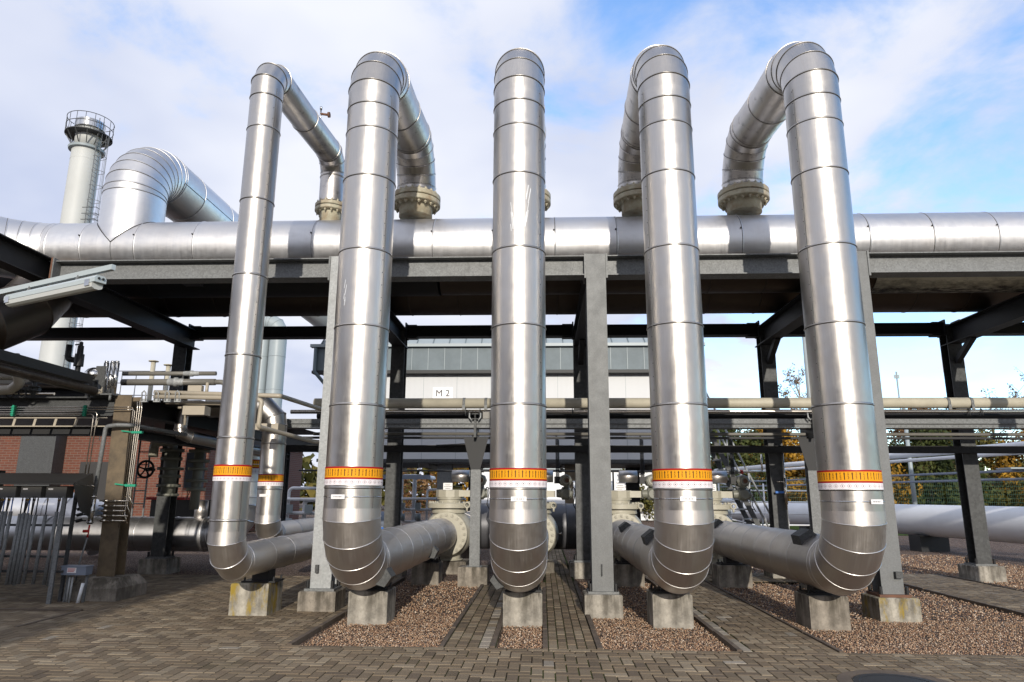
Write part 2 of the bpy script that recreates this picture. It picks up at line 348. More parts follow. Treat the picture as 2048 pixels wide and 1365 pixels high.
# ------------------------------------------------------------------ mesh helpers
def V(*a): return Vector(a)
class MB:
    def __init__(s): s.v = []; s.f = []; s.sm = []; s.uv = []; s.tone = []
    def face(s, idx, smooth=False, uv=None, tone=.5):
        s.f.append(tuple(idx)); s.sm.append(smooth); s.uv.append(uv or [(0, 0)]*len(idx)); s.tone.append(tone)
    def box(s, a, b, tone=.5):
        x0, y0, z0 = [min(p, q) for p, q in zip(a, b)]; x1, y1, z1 = [max(p, q) for p, q in zip(a, b)]
        s.hexa([(x0,y0,z0),(x1,y0,z0),(x1,y1,z0),(x0,y1,z0),(x0,y0,z1),(x1,y0,z1),(x1,y1,z1),(x0,y1,z1)], tone); return s
    def hexa(s, p, tone=.5):
        n = len(s.v); s.v += [tuple(q) for q in p]
        for q in ((0,3,2,1),(4,5,6,7),(0,1,5,4),(1,2,6,5),(2,3,7,6),(3,0,4,7)): s.face([n+i for i in q], tone=tone)
    def obox(s, c, ax, ay, az, hx, hy, hz):
        c = Vector(c); ax, ay, az = (Vector(a).normalized() for a in (ax, ay, az)); P = []
        for k in (-1, 1):
            for i, j in ((-1,-1),(1,-1),(1,1),(-1,1)): P.append(c+ax*hx*i+ay*hy*j+az*hz*k)
        s.hexa(P); return s
    def bar(s, a, b, w, h, up=(0,0,1)):
        a, b = Vector(a), Vector(b); d = (b-a); u = Vector(up); v = d.cross(u).normalized(); u2 = v.cross(d).normalized()
        s.obox((a+b)/2, d, v, u2, d.length/2, w/2, h/2); return s
    def ibeam(s, a, b, h, w, tf, tw, up=(0,0,1)):
        a, b = Vector(a), Vector(b); d = b-a; u = Vector(up).normalized(); v = d.cross(u).normalized(); u = v.cross(d).normalized(); m = (a+b)/2; L = d.length/2
        s.obox(m+u*(h/2-tf/2), d, v, u, L, w/2, tf/2); s.obox(m-u*(h/2-tf/2), d, v, u, L, w/2, tf/2)
        s.obox(m, d, v, u, L-.0005, tw/2, h/2-tf); return s
    def cyl(s, a, b, r, n=24, r2=None, caps=True, smooth=True, tone=.5):
        a, b = Vector(a), Vector(b); r2 = r if r2 is None else r2; d = (b-a).normalized()
        u = d.orthogonal().normalized() if abs(d.z) < .99 else Vector((1, 0, 0)); w = d.cross(u)
        k = len(s.v)
        for i in range(n):
            t = 2*math.pi*i/n; e = u*math.cos(t)+w*math.sin(t); s.v.append(tuple(a+e*r)); s.v.append(tuple(b+e*r2))
        for i in range(n):
            j = (i+1) % n
            s.face([k+2*i, k+2*j, k+2*j+1, k+2*i+1], smooth, [(i/n,0),((i+1)/n,0),((i+1)/n,1),(i/n,1)], tone)
        if caps:
            s.face([k+2*i for i in range(n)][::-1], tone=tone); s.face([k+2*i+1 for i in range(n)], tone=tone)
        return s
    def lathe(s, o, ax, prof, n=32, smooth=True, flat=False):
        """prof: list of (distance along axis, radius); each band own verts when flat"""
        o = Vector(o); ax = Vector(ax).normalized(); u = ax.orthogonal().normalized(); w = ax.cross(u)
        def ring(h, r):
            k = len(s.v)
            for i in range(n):
                t = 2*math.pi*i/n; s.v.append(tuple(o+ax*h+(u*math.cos(t)+w*math.sin(t))*max(r, 1e-4)))
            return k
        prev = None
        for q in range(len(prof)-1):
            a = ring(*prof[q]) if (flat or prev is None) else prev; b = ring(*prof[q+1]); prev = b
            for i in range(n):
                j = (i+1) % n; s.face([a+i, a+j, b+j, b+i], smooth)
        return s
    def tube(s, pts, r, n=12, caps=True, closed=False, tone=.5):
        pts = [Vector(p) for p in pts]; N = len(pts); rings = []; u = None
        for i, p in enumerate(pts):
            d = ((pts[i+1]-p) if i < N-1 else (p-pts[i-1])).normalized(); d0 = ((p-pts[i-1]) if i > 0 else d).normalized()
            t = (d+d0).normalized()
            if u is None: u = t.orthogonal().normalized()
            u = (u-t*u.dot(t)).normalized(); w = t.cross(u); sc = 1/max(.3, t.dot(d))
            bi = d.cross(d0); k = len(s.v); rings.append(k); rr = r[i] if isinstance(r, (list, tuple)) else r
            for q in range(n):
                a = 2*math.pi*q/n; e = u*math.cos(a)+w*math.sin(a)
                if bi.length > 1e-6 and sc > 1.0001:
                    m = t.cross(bi).normalized(); e = e+m*e.dot(m)*(sc-1)
                s.v.append(tuple(p+e*rr))
        for a, b in zip(rings, rings[1:]):
            for q in range(n):
                j = (q+1) % n; s.face([a+q, a+j, b+j, b+q], True, tone=tone)
        if caps: s.face([rings[0]+q for q in range(n)][::-1]); s.face([rings[-1]+q for q in range(n)])
        return s
    def build(s, name, mat, parent=None, auto=None):
        me = bpy.data.meshes.new(name); me.from_pydata(s.v, [], s.f)
        me.polygons.foreach_set('use_smooth', s.sm)
        ul = me.uv_layers.new(name='UVMap'); flat = [c for f in s.uv for p in f for c in p]; ul.data.foreach_set('uv', flat)
        at = me.attributes.new('tone', 'FLOAT', 'FACE'); at.data.foreach_set('value', s.tone)
        me.materials.append(mat)
        k = getattr(s, 'dark_from', None)
        if k is not None:
            me.materials.append(M['lap_shade'] if mat is not M['clad_low'] else M['bead'])
            me.polygons.foreach_set('material_index', [1 if i >= k else 0 for i in range(len(s.f))])
        me.update()
        o = bpy.data.objects.new(name, me); COL.objects.link(o)
        if parent: o.parent = parent
        return o

def fillet(pts, rad, n=6):
    """polyline with rounded corners"""
    pts = [Vector(p) for p in pts]; out = [pts[0]]
    for i in range(1, len(pts)-1):
        p = pts[i]; a = (pts[i-1]-p).normalized(); b = (pts[i+1]-p).normalized()
        r = rad[i-1] if isinstance(rad, (list, tuple)) else rad
        ang = a.angle(b); t = r/math.tan(ang/2); bis = (a+b).normalized(); c = p+bis*(r/math.sin(ang/2))
        s0 = p+a*t; s1 = p+b*t; v0 = s0-c; v1 = s1-c; th = v0.angle(v1); ax = v0.cross(v1).normalized()
        for k in range(n+1): out.append(c+Matrix.Rotation(th*k/n, 3, ax) @ v0)
    out.append(pts[-1]); return out

def clad_pipe(pts, r, seams, n=56, bead=.011, jitter=1.0, lap=True, round_bead=None):
    """sheet-clad pipe: one flat-rolled sheet between successive points, mitred at each, seam bead where seams[i]"""
    s = MB(); s.seams = []; pts = [Vector(p) for p in pts]; N = len(pts); fr = []; u = None
    for i, p in enumerate(pts):
        d1 = ((pts[i+1]-p) if i < N-1 else (p-pts[i-1])).normalized(); d0 = ((p-pts[i-1]) if i > 0 else d1).normalized()
        t = (d0+d1).normalized(); fr.append((p, t, d0, d1))
    u = fr[0][3].orthogonal().normalized(); L = 0; sc_len = []
    def ring(p, t, d, u, rr):
        # points of the cylinder (axis d) cut by the plane through p with normal t
        w = d.cross(u); k = len(s.v)
        for q in range(n):
            a = 2*math.pi*q/n; e = (u*math.cos(a)+w*math.sin(a))*rr; x = p+e
            h = (p-x).dot(t)/d.dot(t); s.v.append(tuple(x+d*h))
        return k
    for i in range(N-1):
        d = fr[i][3]; u = (u-d*u.dot(d)).normalized(); tone = rnd.random()*jitter+(1-jitter)*.5
        ln = (pts[i+1]-pts[i]).length
        rr = r+(.0015 if (i % 2 and lap) else 0)
        a = ring(fr[i][0], fr[i][1], d, u, rr); b = ring(fr[i+1][0], fr[i+1][1], d, u, rr)
        for q in range(n):
            j = (q+1) % n
            s.face([a+q, a+j, b+j, b+q], True, [(q/n, L), ((q+1)/n, L), ((q+1)/n, L+ln), (q/n, L+ln)], tone)
        L += ln
        if i > 0 and seams[i]:
            s.seams.append((fr[i][0], fr[i][1], d, u, tone))
            # raised half-round bead
            if round_bead: continue
            prof = [(-.25, 0), (-.2, .8), (.05, 1), (.8, .7), (1.8, 0)]; ks = []
            for h, q in prof: ks.append(ring(fr[i][0]+fr[i][1]*h*bead, fr[i][1], d, u, r-.001+q*bead))
            for a2, b2 in zip(ks, ks[1:]):
                for q in range(n):
                    j = (q+1) % n; s.face([a2+q, a2+j, b2+j, b2+q], True, tone=tone)
    for i, t in ((0, -1), (N-1, 1)):
        k = ring(fr[i][0], fr[i][1], fr[i][2 if i else 3], u if i else fr[0][3].orthogonal().normalized(), r)
        ids = [k+q for q in range(n)]; s.face(ids if t > 0 else ids[::-1])
    # shade below each lap, put in as a dark line
    s.dark_from = len(s.f)
    for (c, t, d, uu, tone) in s.seams:
        if round_bead:
            ks = []
            for h, q in [(-1, 0), (-.75, .7), (0, 1.05), (.75, .7), (1, 0)]: ks.append(ring(c+t*h*round_bead, t, d, uu, r-.001+q*round_bead))
            for a2, b2 in zip(ks, ks[1:]):
                for q in range(n): j = (q+1) % n; s.face([a2+q, a2+j, b2+j, b2+q], True)
            continue
        b0 = len(s.v)
        ring(c+t*(-.25*bead-.0075), t, d, uu, r+.0024); ring(c+t*(-.25*bead-.0002), t, d, uu, r+.0024)
        for q in range(n): j = (q+1) % n; s.face([b0+q, b0+j, b0+n+j, b0+n+q], True)
    return s

def arc(c, a0, a1, rad, n, plane='yz', x=0):
    out = []
    for k in range(n+1):
        a = a0+(a1-a0)*k/n
        if plane == 'yz': out.append((x, c[0]+rad*math.cos(a), c[1]+rad*math.sin(a)))
        else: out.append((c[0]+rad*math.cos(a), c[1]+rad*math.sin(a), x))
    return out
def polyarc(c, a0, a1, rad, n, plane='yz', x=0):
    """vertices of a lobster-back elbow of n gores (circumscribed, so end sheets stay tangent)"""
    out = [arc(c, a0, a0, rad, 1, plane, x)[0]]; st = (a1-a0)/n; rr = rad/math.cos(abs(st)/2)
    for k in range(n):
        a = a0+st*(k+.5); out.append(arc(c, a, a, rr, 1, plane, x)[0])
    out.append(arc(c, a1, a1, rad, 1, plane, x)[0]); return out

def tag(o, label=None, cat=None, group=None, kind=None):
    if label: o['label'] = label
    if cat: o['category'] = cat
    if group: o['group'] = group
    if kind: o['kind'] = kind
    return o
def thing(name, loc, label, cat, group=None):
    o = bpy.data.objects.new(name, None); COL.objects.link(o); o.location = loc; o.empty_display_size = .2
    return tag(o, label, cat, group)
def shift(mb, p):   # express vertices relative to the thing's base point
    x, y, z = p; mb.v = [(a-x, b-y, c-z) for a, b, c in mb.v]; return mb
class Thing:
    """collects parts given in world coordinates under an Empty at loc"""
    def __init__(s, name, loc, label, cat, group=None):
        s.o = thing(name, loc, label, cat, group); s.p = loc
    def part(s, name, mb, mat, parent=None, label=None):
        o = shift(mb, s.p).build(name, mat, parent or s.o)
        if label: o['label'] = label
        return o
def single(name, mb, mat, loc, label, cat, group=None, kind=None):
    o = shift(mb, loc).build(name, mat); o.location = loc; return tag(o, label, cat, group, kind)
def ground(name, mb, mat, kind='structure'):
    o = mb.build(name, mat); o['kind'] = kind; return o

BOLTS = {}
def bolt_mesh(r, h, mat):
    key = (r, h, mat.name)
    if key not in BOLTS:
        m = MB(); m.cyl((0,0,0), (0,0,h*.65), r, 6, smooth=False); m.cyl((0,0,h*.65), (0,0,h), r*.55, 8, r2=r*.35)
        o = m.build('bolt', mat); BOLTS[key] = o.data; bpy.data.objects.remove(o)
    return BOLTS[key]
def bolts(parent, base, centre, axis, rad, n, r, h, mat, ph=0.0):
    me = bolt_mesh(r, h, mat); axis = Vector(axis).normalized(); u = axis.orthogonal().normalized(); w = axis.cross(u)
    q = axis.to_track_quat('Z', 'Y')
    for i in range(n):
        a = 2*math.pi*(i+ph)/n; p = Vector(centre)+(u*math.cos(a)+w*math.sin(a))*rad-Vector(base)
        o = bpy.data.objects.new('bolt', me); COL.objects.link(o); o.parent = parent; o.location = p; o.rotation_mode = 'QUATERNION'; o.rotation_quaternion = q

# ================================================================== GROUND
def in_gravel(x, y):
    if y < 7.46: return False
    if x < -2.56 and y < 13.6: return (x < -6.3 and 8.25 < y < 9.3)
    if -1.06 < x < -.46 and y < 12.9: return False
    if 0 < x < .60 and y < 26: return False
    if -1.06 < x < .6 and 12.2 < y < 12.9: return False
    if 1.93 < x < 2.95 and y < 16: return False
    if 6.33+max(0, (12.4-y))*.0 < x < 7.9 and y < 13.3: return False
    if y >= 13.3 and y < 16.5 and 2.9 < x < 7.9 and (y < 14.9 or x < 7.0) and y < 13.3+1.5+max(0, x-5.5)*.9 and y > 13.3+max(0, x-6.35)*.6: return False
    return True
def make_ground():
    g = MB(); g.face([len(g.v)+i for i in range(4)]); g.v += [(-900,-300,-.045),(900,-300,-.045),(900,1800,-.045),(-900,1800,-.045)]
    ground('ground', g, M['gravel'])
    g = MB(); g.face([0,1,2,3]); g.v += [(12,30,-.035),(200,30,-.035),(200,250,-.035),(12,250,-.035)]; ground('lawn', g, M['grassm'])
    # sand bed under the paving, also where the bricks go on behind the camera
    g = MB()
    for (x0, y0, x1, y1) in ((-14,-12,14,7.45), (-14,7.45,-2.58,13.6), (-1.04,7.45,-.48,12.9), (.02,7.45,.58,26), (-.48,12.2,.02,12.9), (1.95,7.45,2.93,16), (6.35,4,7.9,14.9), (2.93,13.3,6.35,14.8)):
        k = len(g.v); g.v += [(x0,y0,-.012),(x1,y0,-.012),(x1,y1,-.012),(x0,y1,-.012)]; g.face([k,k+1,k+2,k+3])
    ground('joint_sand', g, M['joint'])
    # bricks
    vs, fs, cs = [], [], []
    pal = [(.215,.165,.108), (.185,.142,.094), (.245,.192,.130), (.160,.122,.084), (.285,.230,.160), (.200,.150,.098)]
    def brick(x0, y0, x1, y1, dark=False, pale=False):
        j = .0050; dz = rnd.uniform(-.0018, .0018); i = .004
        k = len(vs)
        for (q, z) in ((j, -.03), (j, -.0045+dz), (j+i, dz)):
            vs.extend([(x0+q, y0+q, z), (x1-q, y0+q, z), (x1-q, y1-q, z), (x0+q, y1-q, z)])
        f = [(k+8, k+9, k+10, k+11)]
        for a in (0, 4):
            for q in range(4):
                w = (q+1) % 4; f.append((k+a+q, k+a+w, k+a+4+w, k+a+4+q))
        fs.extend(f)
        c = rnd.choice(pal); m = rnd.uniform(.82, 1.12)
        if dark: c = (.075, .062, .058)
        if pale: c = (.33, .29, .235)
        cs.extend([(c[0]*m, c[1]*m, c[2]*m, 1)]*len(f))
    A = .1042
    def herring(x0, y0, x1, y1, ox=0, oy=0):
        I0, I1 = math.floor((x0-ox)/A)-1, math.ceil((x1-ox)/A)+1; J0, J1 = math.floor((y0-oy)/A)-1, math.ceil((y1-oy)/A)+1
        for i in range(I0, I1):
            for jj in range(J0, J1):
                s_ = (i+jj) % 4; a, b = ox+i*A, oy+jj*A
                if s_ == 0: bx = (a, b, a+2*A, b+A)
                elif s_ == 2: bx = (a, b, a+A, b+2*A)
                else: continue
                bx = (max(bx[0], x0), max(bx[1], y0), min(bx[2], x1), min(bx[3], y1))
                if bx[2]-bx[0] > .03 and bx[3]-bx[1] > .03: brick(*bx, pale=rnd.random() < .005)
    def course_x(x0, x1, y0, y1, ph=0, dark_every=0):
        n = 0; x = x0-ph
        while x < x1:
            a, b = max(x, x0), min(x+2*A, x1)
            if b-a > .02: brick(a, y0, b, y1, dark=(dark_every and n % dark_every == 1))
            x += 2*A; n += 1
    def running(x0, x1, y0, y1, cols, pale=None):
        w = (x1-x0)/cols
        for c in range(cols):
            y = y0-(c % 2)*A
            while y < y1:
                a, b = max(y, y0), min(y+2*A, y1)
                if b-a > .03: brick(x0+c*w, a, x0+(c+1)*w, b, pale=(pale == c and rnd.random() < .8))
                y += 2*A
    y1 = 7.455
    course_x(-12, 11, y1-A, y1, .03)
    herring(-12, 4.0, 11, y1-A, 0, y1-A-40*A)
    # dark accent bricks in the second course
    herring(-12, y1, -2.72, 13.5, .02, y1)
    running(-2.72, -2.62, y1, 13.5, 1)
    running(-1.00, -.54, y1, 12.9, 4, pale=3)
    running(.055, .54, y1, 24, 5)
    running(-.54, .055, 12.2, 12.9, 6)
    running(1.98, 2.08, y1, 16, 1, pale=0); herring(2.08, y1, 2.82, 16, .01, y1); running(2.82, 2.92, y1, 16, 1)
    herring(6.4, y1, 7.85, 14.9, .03, y1)
    herring(2.92, 13.35, 6.4, 14.75, .03, y1)
    me = bpy.data.meshes.new('paving'); me.from_pydata(vs, [], fs)
    ca = me.attributes.new('bcol', 'FLOAT_COLOR', 'FACE'); ca.data.foreach_set('color', np.array(cs, dtype=np.float32).ravel())
    me.materials.append(M['paver']); o = bpy.data.objects.new('paving', me); COL.objects.link(o); o['kind'] = 'structure'
    # kerbs
    k = MB()
    def kerb(x0, x1, ya, yb, top=.012):
        y = ya
        while y < yb:
            b = min(y+.98, yb); k.box((x0+rnd.uniform(-.002,.002), y+.004, -.1), (x1+rnd.uniform(-.002,.002), b-.004, top+rnd.uniform(-.006,.004))); y += 1.0
    kerb(-2.615, -2.56, y1+.01, 13.5); kerb(-1.055, -1.005, y1+.01, 12.9); kerb(-.535, -.485, y1+.01, 12.19)
    kerb(0, .05, y1+.01, 12.19); kerb(.545, .60, y1+.01, 13.0); kerb(1.925, 1.975, y1+.01, 16); kerb(2.925, 2.96, y1+.01, 13.3)
    kerb(6.34, 6.39, y1+.01, 13.3); kerb(7.86, 7.9, y1+.01, 14.9)
    k.box((-14, 9.30, -.1), (-6.0, 9.35, .02)); k.box((-6.05, 8.2, -.1), (-6.0, 9.29, .008))
    ground('kerb', k, M['kerb'])
    # loose stones near the camera
    rs = np.random.RandomState(3)
    def scatter(n, x0, y0, x1, y1_, smin, smax):
        P = np.column_stack([rs.uniform(x0, x1, n), rs.uniform(y0, y1_, n)])
        keep = np.array([in_gravel(px, py) and not (-2.56 < px < -2.50) for px, py in P]); P = P[keep]
        return P, rs.uniform(smin, smax, len(P))
    sets = [scatter(36000, -2.5, 7.48, 6.3, 9.6, .006, .0105), scatter(26000, -2.5, 9.6, 9.5, 13.2, .009, .014), scatter(3500, -9, 8.27, -6.06, 9.28, .008, .013), scatter(9000, 7.9, 9, 12, 17, .010, .016), scatter(11000, 2.9, 13.2, 11, 20, .012, .019)]
    P = np.vstack([s[0] for s in sets]); sz = np.concatenate([s[1] for s in sets]); n = len(P)
    octa = np.array([(1,0,0),(-1,0,0),(0,1,0),(0,-1,0),(0,0,1),(0,0,-1)], float)
    tri = np.array([(0,2,4),(2,1,4),(1,3,4),(3,0,4),(2,0,5),(1,2,5),(3,1,5),(0,3,5)])
    sc = rs.uniform(.65, 1.25, (n, 6, 1))*sz[:, None, None]
    q = rs.normal(size=(n, 4)); q /= np.linalg.norm(q, axis=1)[:, None]; w, x, y, z = q.T
    Rm = np.stack([1-2*(y*y+z*z), 2*(x*y-z*w), 2*(x*z+y*w), 2*(x*y+z*w), 1-2*(x*x+z*z), 2*(y*z-x*w), 2*(x*z-y*w), 2*(y*z+x*w), 1-2*(x*x+y*y)], -1).reshape(n, 3, 3)
    vv = np.einsum('nij,nkj->nki', Rm, octa[None]*sc); vv[:, :, 2] *= .8
    zz = -.04+sz*rs.uniform(.2, 1.5, n)
    vv += np.column_stack([P, zz])[:, None, :]
    ff = (tri[None]+6*np.arange(n)[:, None, None]).reshape(-1, 3)
    me = bpy.data.meshes.new('gravel'); me.vertices.add(n*6); me.vertices.foreach_set('co', vv.ravel().astype(np.float32))
    me.loops.add(len(ff)*3); me.loops.foreach_set('vertex_index', ff.ravel().astype(np.int32)); me.polygons.add(len(ff)); me.polygons.foreach_set('loop_start', np.arange(0, len(ff)*3, 3, dtype=np.int32))
    me.update(calc_edges=True)
    pl = np.array([(.38,.25,.17),(.28,.18,.12),(.50,.39,.29),(.22,.14,.10),(.66,.58,.49),(.36,.27,.20),(.13,.11,.09),(.45,.31,.20),(.30,.19,.13),(.25,.23,.21)])
    c = pl[rs.choice(len(pl), n, p=[.17,.12,.15,.10,.08,.13,.05,.10,.07,.03])]*rs.uniform(.75, 1.25, (n, 1))*np.array([[.98, .91, .84]])
    c4 = np.ones((n, 8, 4)); c4[:, :, :3] = c[:, None, :]
    ca = me.attributes.new('bcol', 'FLOAT_COLOR', 'FACE'); ca.data.foreach_set('color', c4.ravel().astype(np.float32))
    me.materials.append(M['stone']); o = bpy.data.objects.new('gravel', me); COL.objects.link(o)
    tag(o, 'reddish brown gravel spread between the paved walkways', 'gravel', kind='stuff')
make_ground()

# ================================================================== PIPE RACK (big steel frame)
FX = (-2.955, .79, 4.50, 8.28); BX = (-7.62, -2.985, .80, 4.60, 8.31)
YF, YB = 9.72, 14.12
def pipe_rack():
    T = Thing('pipe_rack', (0.79, YF, 0), 'tall galvanised steel frame carrying the large horizontal pipes overhead', 'steel frame')
    def column(x, y, z0, z1, mat, lug=None, rusty=False):
        m = MB(); m.ibeam((x, y, z0+.02), (x, y, z1), .27, .28, .018, .012, up=(0, 1, 0))
        c = T.part('column', m, M[mat])
        b = MB(); b.box((x-.20, y-.19, z0-.012), (x+.20, y+.19, z0+.02)); T.part('base_plate', b, M['rust' if rusty else 'galv'], c)
        for sx in (-1, 1):
            for sy in (-1, 1):
                a = MB(); a.cyl((x+sx*.165, y+sy*.15, z0+.02), (x+sx*.165, y+sy*.15, z0+.115), .024, 10, smooth=False); T.part('anchor_bolt', a, M['black'], c)
        if lug is not None:
            a = MB(); a.box((x+lug[0], y-.135-.06, z0+.22), (x+lug[0]+lug[1], y-.1355, z0+.26+lug[2])); T.part('earthing_lug', a, M['galv_dark'], c)
        return c
    for i, x in enumerate(FX):
        column(x, YF, .26, 4.93, ('galv_light', 'galv_tanlight', 'galv_tanlight', 'galv')[i], ((-.07, .04, .06), (-.02, .015, .10), (.03, .09, .04), (0, .02, .05))[i], rusty=(i == 2))
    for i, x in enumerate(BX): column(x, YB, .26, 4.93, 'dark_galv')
    # front longitudinal beams between columns, with end plates
    xs = [-7.42]+list(FX)+[12.5]
    for a, b in zip(xs, xs[1:]):
        l = a+(.155 if a > -7 else .03); r = b-(.155 if b < 12 else 0)
        m = MB(); m.ibeam((l, YF, 4.76), (r, YF, 4.76), .30, .26, .016, .011)
        T.part('front_beam', m, M['galv'])
        for q in ([l] if a > -7 else [])+([r] if b < 12 else []):
            p = MB(); p.box((q-.013, YF-.15, 4.56), (q+.013, YF+.15, 4.93)); T.part('end_plate', p, M['galv'])
    # black cross beam that comes forward at the left end, with its rusty edge plate
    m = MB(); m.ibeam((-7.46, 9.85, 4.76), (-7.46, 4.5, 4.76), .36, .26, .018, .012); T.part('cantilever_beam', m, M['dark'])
    m = MB(); m.box((-7.325, YF-.17, 4.50), (-7.30, YF+.16, 4.945)); T.part('rusty_end_plate', m, M['rust'])
    m = MB(); m.box((-7.298, YF-.17, 4.50), (-7.278, YF+.16, 4.94)); T.part('end_plate', m, M['galv'])
    # cross beams and back beam, dark
    for x in (-7.46, FX[0], FX[1], 4.55, 8.3):
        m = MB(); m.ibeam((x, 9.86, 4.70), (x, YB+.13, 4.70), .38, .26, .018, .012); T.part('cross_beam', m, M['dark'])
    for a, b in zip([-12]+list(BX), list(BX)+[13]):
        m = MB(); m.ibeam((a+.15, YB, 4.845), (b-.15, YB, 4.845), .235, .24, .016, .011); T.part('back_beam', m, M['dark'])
        for x, sgn in ((a+.15, 1), (b-.15, -1)):
            g = MB(); g.box((x-.014, YB-.15, 4.70), (x+.014, YB+.15, 5.02)); g.box((x, YB-.1, 4.965), (x+sgn*.22, YB+.1, 4.985)); g.box((x, YB-.1, 4.70), (x+sgn*.22, YB+.1, 4.722)); T.part('splice_plate', g, M['dark'])
        # knee braces under the cross beams
    for x in (.80, 4.6, 8.31):
        m = MB(); m.bar((x, YB-.14, 4.15), (x, YB-.75, 4.53), .10, .10); T.part('knee_brace', m, M['dark'])
    return T
t = m_galv('tan_galvanised_steel', .135, .175, 75, .1); M['galv_tanlight'] = t
M['dark_galv'] = m_galv('shade_toned_post_steel', .045, .085, 24, .2)  # shade on the back columns is worked into this dark tone
pipe_rack()

# concrete plinths
def plinth(x0, x1, y0, y1, h, mat, label, tops=True, name='concrete_plinth', group=None, taper=0):
    m = MB(); b = .012; z = h
    P = [(x0, y0, -.3), (x1, y0, -.3), (x1, y1, -.3), (x0, y1, -.3)]
    Q = [(x0+taper, y0+taper, z-b), (x1-taper, y0+taper, z-b), (x1-taper, y1-taper, z-b), (x0+taper, y1-taper, z-b)]
    Rr = [(x0+taper+b, y0+taper+b, z), (x1-taper-b, y0+taper+b, z), (x1-taper-b, y1-taper-b, z), (x0+taper+b, y1-taper-b, z)]
    m.v += P+Q+Rr
    for a in (0, 4):
        for q in range(4): w = (q+1) % 4; m.face([a+q, a+w, a+4+w, a+4+q])
    m.face([8, 9, 10, 11])
    return single(name, m, M[mat], ((x0+x1)/2, (y0+y1)/2, 0), label, 'concrete block', group)
G1 = 'concrete plinths under the front columns'
plinth(-3.22, -2.72, 9.50, 9.98, .248, 'conc_old', 'low weathered concrete block under the leftmost front column', group=G1)
plinth(.54, 1.03, 9.47, 9.96, .248, 'conc', 'low grey concrete block under the front column between the third and fourth big pipes', group=G1)
plinth(4.25, 4.76, 9.46, 9.97, .248, 'conc_lich', 'low concrete block with yellow lichen under the rightmost front column', group=G1)
G2 = 'concrete plinths under the back columns'
for x, l in zip(BX, ('back column by the elbowed duct at left', 'back column behind the second big pipe from the left', 'back column beside the middle walkway', 'back column left of the rightmost big pipe', 'lone back column at far right in gravel')):
    plinth(x-.28, x+.28, YB-.27, YB+.27, .248, 'conc', 'low block under the '+l, group=G2)

# ================================================================== THE FIVE LOOPED PIPES
def pipe_shoe(T, x, y, ztop, zbot, w=.22):
    m = MB(); m.box((x-.11, y-.10, zbot+.015), (x+.11, y+.12, ztop)); m.box((x-w, y-.17, zbot), (x+w, y+.17, zbot+.02))
    for sx in (-1, 1):
        for sy in (-1, 1): m.cyl((x+sx*(w-.03), y+sy*.13, zbot+.02), (x+sx*(w-.03), y+sy*.13, zbot+.07), .014, 8, smooth=False)
    return T.part('pipe_shoe', m, M['black'])
def ring_band(r, x, y, z0, z1, n=72):
    m = MB()
    for i in range(n):
        a, b = 2*math.pi*i/n, 2*math.pi*(i+1)/n; k = len(m.v)
        for t, z in ((a, z0), (b, z0), (b, z1), (a, z1)): m.v.append((x+r*math.cos(t), y+r*math.sin(t), z))
        m.face([k, k+1, k+2, k+3], True, [(i/n, 0), ((i+1)/n, 0), ((i+1)/n, 1), (i/n, 1)])
    return m
def flange_pair(T, x, y, z, r, name='flange', axis=(0,0,1), nb=20, th=.075, gap=.012, mat='flange'):
    ax = Vector(axis); c = Vector((x, y, z))
    m = MB(); k = .01
    for s0 in (gap/2, -gap/2-th):
        m.lathe(c+ax*s0, ax, [(0, r*.5), (0, r-k), (k, r), (th-k, r), (th, r-k), (th, r*.5)], 48, flat=True)
    f = T.part(name, m, M[mat])
    g = MB(); g.cyl(c-ax*gap/2, c+ax*gap/2, r*.94, 40, caps=False); T.part('gasket', g, M['black'], f)
    bolts(f, T.p, c+ax*(gap/2+th), ax, r*.86, nb, r*.062, .055, M[mat], .5)
    bolts(f, T.p, c-ax*(gap/2+th), -ax, r*.86, nb, r*.062, .055, M[mat], .5)
    return f
def scratch(T, pipe, x, y, r, spots):
    m = MB()
    for (a, z, ln, wd, sl) in spots:
        for q in range(5):
            aa = a+rnd.uniform(-.06, .06); zz = z+rnd.uniform(-.12, .12); l2 = ln*rnd.uniform(.3, 1); k = len(m.v); rr = r+.0025
            for t, h in ((aa, zz), (aa+wd/r, zz), (aa+wd/r+sl*l2, zz+l2), (aa+sl*l2, zz+l2)): m.v.append((x+rr*math.sin(t), y-rr*math.cos(t), h))
            m.face([k, k+1, k+2, k+3])
    T.part('scratch_marks', m, M['white'], pipe)
